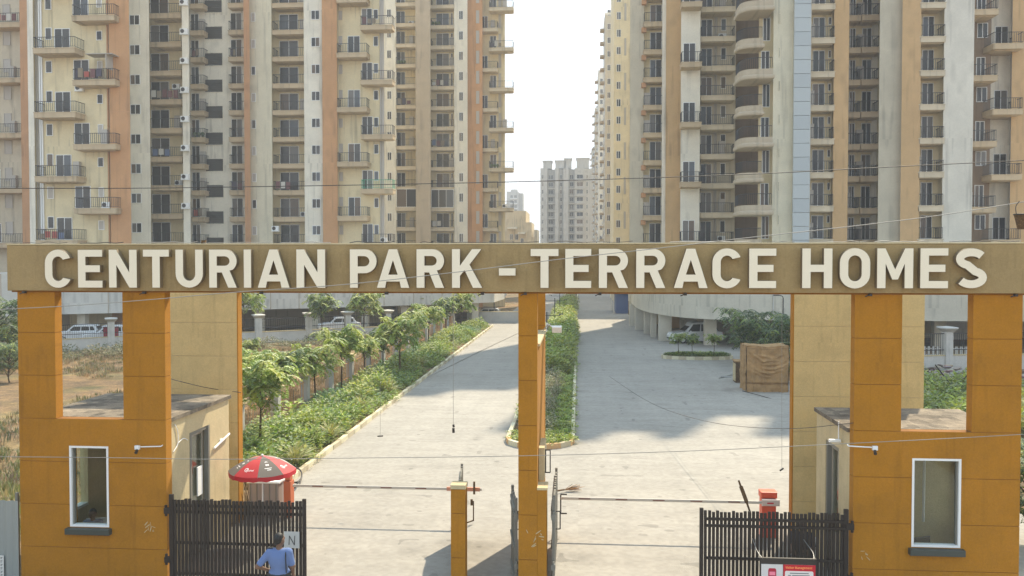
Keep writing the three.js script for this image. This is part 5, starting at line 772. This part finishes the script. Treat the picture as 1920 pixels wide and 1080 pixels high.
scatter('pale_cover', 'blue green creeping plants spreading under the young trees', 'plants', tuft(80, 0.5, 0.32, [L(0.22, 0.36, 0.16), L(0.17, 0.30, 0.13), L(0.28, 0.42, 0.19)], 0.13), 420, () => { const z = -27 - 60 * rnd(), x = rr(-12.9, -10.2); return N8((x + 33) / 17, -z / 50) > 0.5 ? [x, 0.12, z, rr(0.8, 1.5)] : null; });
scatter('median_hedge', 'dense bright green hedge bushes growing along the median', 'hedge', tuft(150, 0.5, 0.95, GREENS.concat(LIME), 0.16), 620, k => { const z = k < 10 ? rr(-52, -38) : -51 - 90 * rnd() ** 1.4, x = rr(-2.4, -0.85); return [x, 0.1, z, rr(0.7, 1.35) * (z > -52 ? 0.55 : z < -58 ? 1.3 : 1.05)]; });
scatter('median_grass', 'short green grass at the rounded front of the median', 'grass', tuft(60, 0.3, 0.14, LIME.concat(GREENS), 0.12), 800, () => { const far = rnd() < 0.35, z = far ? rr(-100, -46) : rr(-46, -32.0), x = far ? rr(-0.75, -0.33) : rr(-2.65, -0.33); if (z > -33.1 && ((x + 1.485) / 1.15) ** 2 + ((z + 33.1) / 1.0) ** 2 > 0.95) return null; return N8((x + 5) / 6, -z / 25) > 0.42 || z > -34.4 || x > -0.9 ? [x, 0.1, z, rr(0.7, 1.2)] : null; });
scatter('median_weeds', 'thin straggling stems and dry leaves on the bare front of the median', 'weeds', tuft(34, 0.25, 0.75, [L(0.30, 0.27, 0.13), L(0.16, 0.2, 0.06), L(0.38, 0.33, 0.2)], 0.11), 260, () => [rr(-2.4, -1.0), 0.1, rr(-53, -33.5), rr(0.6, 1.2)]);
scatter('island_grass', 'dark short grass covering the small kerbed island', 'grass', tuft(60, 0.3, 0.22, DARK.concat(GREENS), 0.12), 170, () => { const a = rr(0, 6.28), q = Math.sqrt(rnd()) * 0.92; return [8.55 + 2.3 * q * Math.cos(a), 0.2, -62.4 + 1.1 * q * Math.sin(a) * (Math.sin(a) > 0 ? 0.75 : 1), rr(0.7, 1.1)]; });
const STRAW = [L(0.32, 0.24, 0.13), L(0.25, 0.18, 0.09), L(0.38, 0.30, 0.18), L(0.17, 0.19, 0.07)];
function blades(n, r, h, cols) { const V = new Leaves(); for (let i = 0; i < n; i++) { const a = rr(0, 6.28), q = rnd() * r, t = rr(0.1, 0.6), d = new THREE.Vector3(Math.cos(a) * t, 1, Math.sin(a) * t).normalize(); V.leaf(Math.cos(a) * q, 0, Math.sin(a) * q, d.x, d.y, d.z, h * rr(0.5, 1.2), 0.02, Math.cos(a), 0.2, Math.sin(a), vary(cols)); } return V.build(); }
scatter('dry_grass', 'dry straw coloured grass covering the open plot left of the fence', 'grass', blades(40, 0.4, 0.24, STRAW), 1300, () => { const z = -24 - 50 * rnd(), x = rr(-48, -13.6); if (z < -58 + (x + 42) * -0.62) return null; const f = N8((x + 60) / 50, -z / 60) + 0.3 * N16((x + 60) / 50, -z / 60) + (x > -26 ? 0.12 : z < -55 ? 0.15 : -0.02); return f > 0.7 ? [x, 0, z, rr(0.6, 1.5)] : null; });
scatter('plot_weeds', 'olive weeds at the foot of the white boundary wall', 'weeds', tuft(90, 0.5, 0.6, [L(0.14, 0.17, 0.05), L(0.20, 0.20, 0.07), L(0.28, 0.24, 0.10)], 0.14), 240, k => { const s = rnd(), x = -44 + 30 * s, z = -59.5 - 19 * s + Math.abs(rr(-1, 1)) * 7; return [x, 0, z, rr(0.6, 1.5)]; });
scatter('left_edge_grass', 'sunlit greenish grass left of the gateway', 'grass', blades(40, 0.35, 0.25, [L(0.26, 0.27, 0.09), L(0.34, 0.30, 0.12), L(0.2, 0.24, 0.08)]), 200, () => { const z = rr(-30, -20); return [X(0, z) + rr(-3, 2.2), 0, z, rr(0.6, 1.3)]; });
scatter('lot_weeds', 'bright green weeds growing over the right lot behind the roof', 'weeds', tuft(120, 0.5, 0.9, LIME.concat(GREENS), 0.17), 420, () => { const z = rr(-48, -35); return [X(1775, z) + rr(-3.0, 3.5), 0, z, rr(0.7, 1.5)]; });
scatter('leaf_litter', 'dry brown leaves and litter strewn over the planted strip', 'litter', tuft(26, 0.5, 0.05, [L(0.36, 0.25, 0.12), L(0.28, 0.2, 0.1), L(0.45, 0.36, 0.22)], 0.1), 420, () => [rr(-13, -9.4), 0.07, -26 - 60 * rnd(), rr(0.7, 1.3)]);
scatter('tall_shrubs', 'taller yellow green shrubs growing among the young trees', 'shrubs', tuft(130, 0.5, 1.1, LIME.concat(GREENS, GREENS), 0.19), 80, () => { const z = -27 - 62 * rnd(), x = rr(-11.9, -10.2); return N16((x + 30) / 22, -z / 44) > 0.55 ? [x, 0.05, z, rr(0.6, 1.25)] : null; });
// spiky plants in the strip
{
  const mk = () => { const t = thing('spiky_plant', '', 'plant', [0, 0, 0], 0, 'spiky plants in the left strip'), V = new Leaves(); for (let i = 0; i < 60; i++) { const a = i * 2.4, t2 = 0.15 + 1.0 * (i / 60), c = vary([L(0.38, 0.36, 0.10), L(0.30, 0.32, 0.09), L(0.46, 0.42, 0.16)]), d = new THREE.Vector3(Math.cos(a) * t2, 1, Math.sin(a) * t2).normalize(); const l = rr(0.6, 0.95); V.leaf(0, 0.08, 0, d.x, d.y, d.z, l * 0.6, 0.035, -d.x, 0.5, -d.z, c); const e = new THREE.Vector3(d.x * 1.5, d.y - 0.5, d.z * 1.5).normalize(); V.leaf(d.x * l * 0.5, 0.08 + d.y * l * 0.5, d.z * l * 0.5, e.x, e.y, e.z, l * 0.55, 0.03, -d.x, 0.6, -d.z, c); } mesh('blades', V.build(), leafMat, t); mesh('base', bar([0, 0, 0], [0, 0.16, 0], 0.07, 0.04, 8), M.bark, t); return t; };
  const s = mk(); [[727, 745, 'spiky yellow green plant half way along the kerb below the young trees'], [790, 692, 'spiky yellow green plant at the kerb near the slim trunk'], [552, 880, 'spiky yellow green plant right behind the parasol'], [678, 775, 'spiky yellow green plant between the kerb and the creeping plants'], [620, 830, 'spiky yellow green plant at the near end of the strip'], [566, 868, 'small spiky plant at the kerb beside the parasol']].forEach(([u, v, label], i) => { const p = onG(u, v), o = i ? copy(s, label) : s; o.userData.label = label; o.position.set(p.x, 0.05, p.z); o.rotation.y = i; o.scale.setScalar(i === 5 ? 0.8 : 1.15 - 0.05 * i); });
  const bush = () => { const t = thing('bush', '', 'bush', [0, 0, 0], 0, 'rounded bushes'); mesh('leaves', tuft(520, 0.8, 1.1, GREENS, 0.17), leafMat, t); mesh('stem', [0, 1, 2, 3].map(i => bar([0, 0, 0], [Math.cos(i * 1.6) * 0.4, 0.7, Math.sin(i * 1.6) * 0.4], 0.025, 0.012, 4)), M.bark, t); return t; };
  const b = bush(); [[500, 825, 0.9, 'leafy bush below the drooping tree beside the pier'], [575, 842, 0.8, 'leafy bush near the kerb behind the parasol'], [820, 664, 0.9, 'leafy bush at the kerb opposite the far shadow edge'], [858, 640, 0.9, 'leafy bush near the far end of the kerb'], [465, 855, 1.0, 'leafy bush at the foot of the left cream pier'], [640, 792, 0.75, 'leafy bush in the middle of the strip']].forEach(([u, v, sc, label], i) => { const p = onG(u, v), o = i ? copy(b, label) : b; o.userData.label = label; o.position.set(p.x, 0.03, p.z); o.rotation.y = i * 2; o.scale.setScalar(sc); });
}

// ------------------------------------------------------------------ people
function sdfMesh(bones, lo, hi, cell, clip) {                       // smooth union of tapered capsules, meshed
  const c = [0, 1, 2].map(k => (lo[k] + hi[k]) / 2), half = Math.max(...[0, 1, 2].map(k => hi[k] - lo[k])) / 2 + cell * 2, N = Math.min(150, Math.ceil(2 * half / cell)), mc = new MarchingCubes(N, M.white, false, false, 200000);
  mc.isolation = 0; const K = 0.022, h = N / 2;
  for (let z = 0; z < N; z++) for (let y = 0; y < N; y++) for (let x = 0; x < N; x++) {
    const px = c[0] + (x - h) / h * half, py = c[1] + (y - h) / h * half, pz = c[2] + (z - h) / h * half; let d = 1;
    for (const [a, b, ra, rb] of bones) {
      const bx = b[0] - a[0], by = b[1] - a[1], bz = b[2] - a[2], l = bx * bx + by * by + bz * bz || 1e-9; let t = ((px - a[0]) * bx + (py - a[1]) * by + (pz - a[2]) * bz) / l; t = t < 0 ? 0 : t > 1 ? 1 : t;
      const q = Math.hypot(px - a[0] - bx * t, py - a[1] - by * t, pz - a[2] - bz * t) - (ra + (rb - ra) * t); if (q > d + 0.1) continue; const m = Math.max(0, 1 - Math.abs(d - q) / (K * 2)); d = Math.min(d, q) - m * m * K * 0.5;
    }
    if (clip) d = Math.max(d, clip(px, py, pz)); mc.field[x + y * N + z * N * N] = -d;
  }
  mc.update(); const n = mc.count, P = mc.positionArray.slice(0, n * 3), Q = mc.normalArray.slice(0, n * 3); for (let i = 0; i < n; i++) for (let k = 0; k < 3; k++) P[i * 3 + k] = c[k] + P[i * 3 + k] * half;
  const g = new THREE.BufferGeometry(); g.setAttribute('position', new THREE.Float32BufferAttribute(P, 3)); g.setAttribute('normal', new THREE.Float32BufferAttribute(Q, 3)); g.setAttribute('uv', new THREE.Float32BufferAttribute(new Float32Array(n * 2), 2)); return g;
}
function hand(w, dir, side) {                                        // palm, four curled fingers, thumb
  const d = new THREE.Vector3(...dir).normalize(), s = new THREE.Vector3(...side).normalize(), n = d.clone().cross(s), W = new THREE.Vector3(...w), at2 = (a, b, c) => W.clone().addScaledVector(d, a).addScaledVector(s, b).addScaledVector(n, c).toArray(), r = [];
  r.push([at2(0, 0, 0), at2(0.075, -0.015, 0), 0.026, 0.028], [at2(0.02, 0.02, 0), at2(0.075, 0.022, 0), 0.022, 0.02]);
  [[-0.03, 0.07], [-0.01, 0.082], [0.012, 0.078], [0.032, 0.06]].forEach(([o, l]) => { r.push([at2(0.078, o, 0), at2(0.078 + l * 0.5, o, 0.012), 0.0095, 0.009], [at2(0.078 + l * 0.5, o, 0.012), at2(0.078 + l * 0.8, o, 0.035), 0.009, 0.0075]); });
  r.push([at2(0.02, -0.03, 0), at2(0.05, -0.06, 0.015), 0.0115, 0.01], [at2(0.05, -0.06, 0.015), at2(0.08, -0.065, 0.025), 0.01, 0.0085]); return r;
}
const skinM = mat(L(0.16, 0.085, 0.052), { roughness: 0.6 }), hairM = mat(L(0.012, 0.010, 0.009), { roughness: 0.6 });
function person(label, p, turn, pose, cloth) {
  const t = thing('person', label, 'person', p, turn), sit = pose === 'seated', hy = sit ? 0.52 : 0.93, o = y => y - (sit ? 0.41 : 0);
  const lean = cloth.lean || 0, hd = (x, y, z) => [x, o(y), z + lean * (y - 0.95)];
  const torso = [[hd(-0.085, 0.96, 0), hd(0.085, 0.96, 0), 0.112, 0.112], [hd(0, 0.97, 0), hd(0, 1.2, 0.0), 0.13, 0.135], [hd(-0.07, 1.2, 0), hd(0.07, 1.2, 0), 0.125, 0.125], [hd(-0.08, 1.29, -0.01), hd(0.08, 1.29, -0.01), 0.115, 0.115], [hd(-0.155, 1.375, -0.01), hd(0.155, 1.375, -0.01), 0.072, 0.072]];
  const ht = cloth.headTurn || 0, cs = Math.cos(ht), sn = Math.sin(ht), H = (x, y, z) => hd(x * cs + z * sn, y, -x * sn + z * cs + 0.015);
  const head = [[hd(0, 1.40, -0.01), hd(0, 1.51, 0.005), 0.058, 0.052], [H(0, 1.60, -0.015), H(0, 1.655, -0.01), 0.084, 0.088], [H(0, 1.565, 0.03), H(0, 1.62, 0.03), 0.06, 0.072], [H(0, 1.535, 0.055), H(0, 1.545, 0.06), 0.036, 0.032], [H(0, 1.625, 0.095), H(0, 1.592, 0.118), 0.009, 0.014], [H(-0.018, 1.556, 0.088), H(0.018, 1.556, 0.088), 0.009, 0.009], [H(-0.088, 1.585, 0), H(-0.09, 1.625, -0.008), 0.016, 0.02], [H(0.088, 1.585, 0), H(0.09, 1.625, -0.008), 0.016, 0.02], [H(-0.033, 1.637, 0.078), H(0.033, 1.637, 0.078), 0.014, 0.014]];
  const eL = sit ? hd(0.24, 1.12, 0.06) : [0.40, 1.13, -0.10], wL = sit ? [0.17, 0.70, 0.30] : [0.205, 1.0, 0.04], eR = sit ? hd(-0.24, 1.12, 0.06) : [-0.262, 1.1, -0.03], wR = sit ? [-0.15, 0.70, 0.30] : [-0.235, 0.88, 0.13], sL = hd(0.19, 1.372, -0.01), sR = hd(-0.19, 1.372, -0.01);
  const upper = [[sL, eL, 0.056, 0.044], [sR, eR, 0.056, 0.044]], fore = [[eL, wL, 0.043, 0.028], [eR, wR, 0.043, 0.028]];
  const hips = [[0.09, hy, 0], [-0.09, hy, 0]], knees = sit ? [[0.14, 0.50, 0.42], [-0.14, 0.50, 0.42]] : [[0.10, 0.50, 0.02], [-0.11, 0.50, 0.03]], ank = sit ? [[0.14, 0.09, 0.40], [-0.14, 0.09, 0.40]] : [[0.105, 0.09, -0.02], [-0.12, 0.09, -0.02]];
  const legs = [0, 1].flatMap(i => [[hips[i], knees[i], 0.086, 0.056], [knees[i], ank[i], 0.054, 0.036]]), feet = [0, 1].map(i => [[ank[i][0], 0.05, ank[i][2] - 0.03], [ank[i][0] * 1.15, 0.038, ank[i][2] + 0.17], 0.042, 0.034]);
  const fat = (b, e) => b.map(([p0, q, r0, r1]) => [p0, q, r0 + e, r1 + e]);
  const body = merge([sdfMesh([...torso, ...head.slice(0, 2), ...upper, ...fore, ...legs, ...feet], [-0.5, 0, -0.25], [0.5, 1.75, 0.6], 0.0135), sdfMesh(head, [-0.13, o(1.45), -0.16], [0.13, o(1.78), 0.18], 0.005), sdfMesh(hand(wL, sit ? [0, -0.1, 1] : [-0.8, -0.45, 0.4], sit ? [1, 0, 0] : [0.3, 0.2, 0.9]), [wL[0] - 0.2, wL[1] - 0.17, wL[2] - 0.15], [wL[0] + 0.15, wL[1] + 0.15, wL[2] + 0.22], 0.0045), sdfMesh(hand(wR, sit ? [0, -0.1, 1] : [0.05, -0.8, 0.5], sit ? [-1, 0, 0] : [-0.1, 0.5, 0.85]), [wR[0] - 0.15, wR[1] - 0.2, wR[2] - 0.15], [wR[0] + 0.15, wR[1] + 0.15, wR[2] + 0.22], 0.0045)]);
  mesh('body', body, skinM, t);
  const half = upper.map(([a, b, r0, r1]) => [a, a.map((k, i) => k + (b[i] - k) * 0.78), r0 + 0.018, r1 + 0.022]);
  mesh('shirt', sdfMesh([...fat(torso, 0.014), ...half], [-0.45, hy - 0.05, -0.25], [0.45, o(1.5), 0.25], 0.0085, (x, y, z) => Math.max(o(0.945) - y, y - o(1.455))), mat(cloth.shirt, { roughness: 0.9 }), t);
  mesh('trousers', sdfMesh(fat([...legs, [[-0.085, hy + 0.03, 0], [0.085, hy + 0.03, 0], 0.112, 0.112], [[0, hy + 0.04, 0], [0, hy - 0.04, 0], 0.135, 0.125]], 0.014), [-0.3, 0, -0.2], [0.3, 1.1, 0.55], 0.011, (x, y, z) => Math.max(y - (hy + 0.045), 0.075 - y)), mat(cloth.trousers, { roughness: 0.9 }), t);
  mesh('hair', sdfMesh([[H(0, 1.645, -0.025), H(0, 1.675, -0.015), 0.094, 0.088], [H(0, 1.60, -0.05), H(0, 1.66, -0.04), 0.07, 0.08]], [-0.13, o(1.5), -0.17], [0.13, o(1.8), 0.13], 0.006, (x, y, z) => { const lz = (z - 0.015 - lean * 0.65) * cs + x * sn; return Math.max(o(1.6) + lz * 0.75 - y + 0.01, lz - 0.085); }), hairM, t);
  mesh('shoe', sdfMesh(fat([feet[0]], 0.008), [-0.3, -0.02, -0.2], [0.3, 0.14, 0.7], 0.011, (x, y) => y - 0.1), M.black, t); mesh('shoe', sdfMesh(fat([feet[1]], 0.008), [-0.3, -0.02, -0.2], [0.3, 0.14, 0.7], 0.011, (x, y) => y - 0.1), M.black, t);
  if (cloth.belt) { const b = new THREE.TorusGeometry(0.15, 0.016, 6, 24); b.scale(1.38, 0.9, 1.9); b.rotateX(Math.PI / 2); b.translate(0, 0.965, 0); mesh('belt', b, M.black, t); mesh('strap', tube([[-0.13, 1.44, -0.02], [-0.15, 1.38, -0.11], [-0.165, 1.2, -0.155], [-0.17, 1.02, -0.15]], 0.012, 16), M.black, t); mesh('epaulette', rbox(0.1, 0.02, 0.06, 0.006, 0.17, 1.458, -0.01), M.black, t); }
  return t;
}
function chair(label, p, turn) { const t = thing('plastic_chair', label, 'chair', p, turn), m = M.white; mesh('seat', rbox(0.46, 0.03, 0.44, 0.012, 0, 0.40, 0), m, t); mesh('backrest', rbox(0.46, 0.42, 0.03, 0.012, 0, 0.46, -0.24), m, t); for (const [x, z] of [[-1, -1], [1, -1], [-1, 1], [1, 1]]) mesh('leg', bar([x * 0.22, 0, z * 0.2], [x * 0.2, 0.4, z * 0.19], 0.018, 0.022), m, t); }
person('person seen from behind in a light blue shirt, hand on hip, facing the left gate', [X(520, -16.2), 0, -16.2], Math.PI + 0.1, 'standing', { shirt: L(0.125, 0.185, 0.36), trousers: L(0.03, 0.03, 0.035), belt: true, headTurn: -0.55 });
person('person seated inside the left guard house, only the dark hair showing at the window', [X(168, -19.2), 0.06, -19.2], 0.2, 'seated', { shirt: L(0.25, 0.30, 0.45), trousers: L(0.05, 0.05, 0.05) }).scale.setScalar(0.87); chair('white plastic chair inside the left guard house', [X(168, -19.2), 0.06, -19.2], 0.2);
{ const t = thing('office_chair', 'dark chair with a rounded back standing inside the right guard house', 'chair', [X(1752, -19.0), 0.06, -19.1], 0.4); mesh('backrest', rbox(0.44, 0.5, 0.07, 0.03, 0, 0.46, -0.2), M.black, t); mesh('seat', rbox(0.46, 0.07, 0.44, 0.03, 0, 0.40, 0), M.black, t); mesh('column', bar([0, 0.08, 0], [0, 0.4, 0], 0.03), M.dark, t); for (let i = 0; i < 5; i++) mesh('foot', bar([0, 0.09, 0], [0.27 * Math.cos(i * 1.257), 0.03, 0.27 * Math.sin(i * 1.257)], 0.022), M.dark, t); }
person('person in dark navy clothing seated behind the right slatted gate', [X(1512, -19.3), 0, -19.4], -0.5, 'seated', { shirt: L(0.02, 0.025, 0.045), trousers: L(0.02, 0.02, 0.03), lean: 0.1 }); chair('white plastic chair behind the right slatted gate', [X(1512, -19.3), 0, -19.4], -0.5);

// ------------------------------------------------------------------ render
const renderer = new THREE.WebGLRenderer({ antialias: true });
renderer.setSize(1024, 576);
renderer.toneMapping = THREE.LinearToneMapping;
renderer.toneMappingExposure = EXPOSURE;
renderer.shadowMap.enabled = true; renderer.shadowMap.type = THREE.PCFSoftShadowMap;
renderer.render(scene, camera);
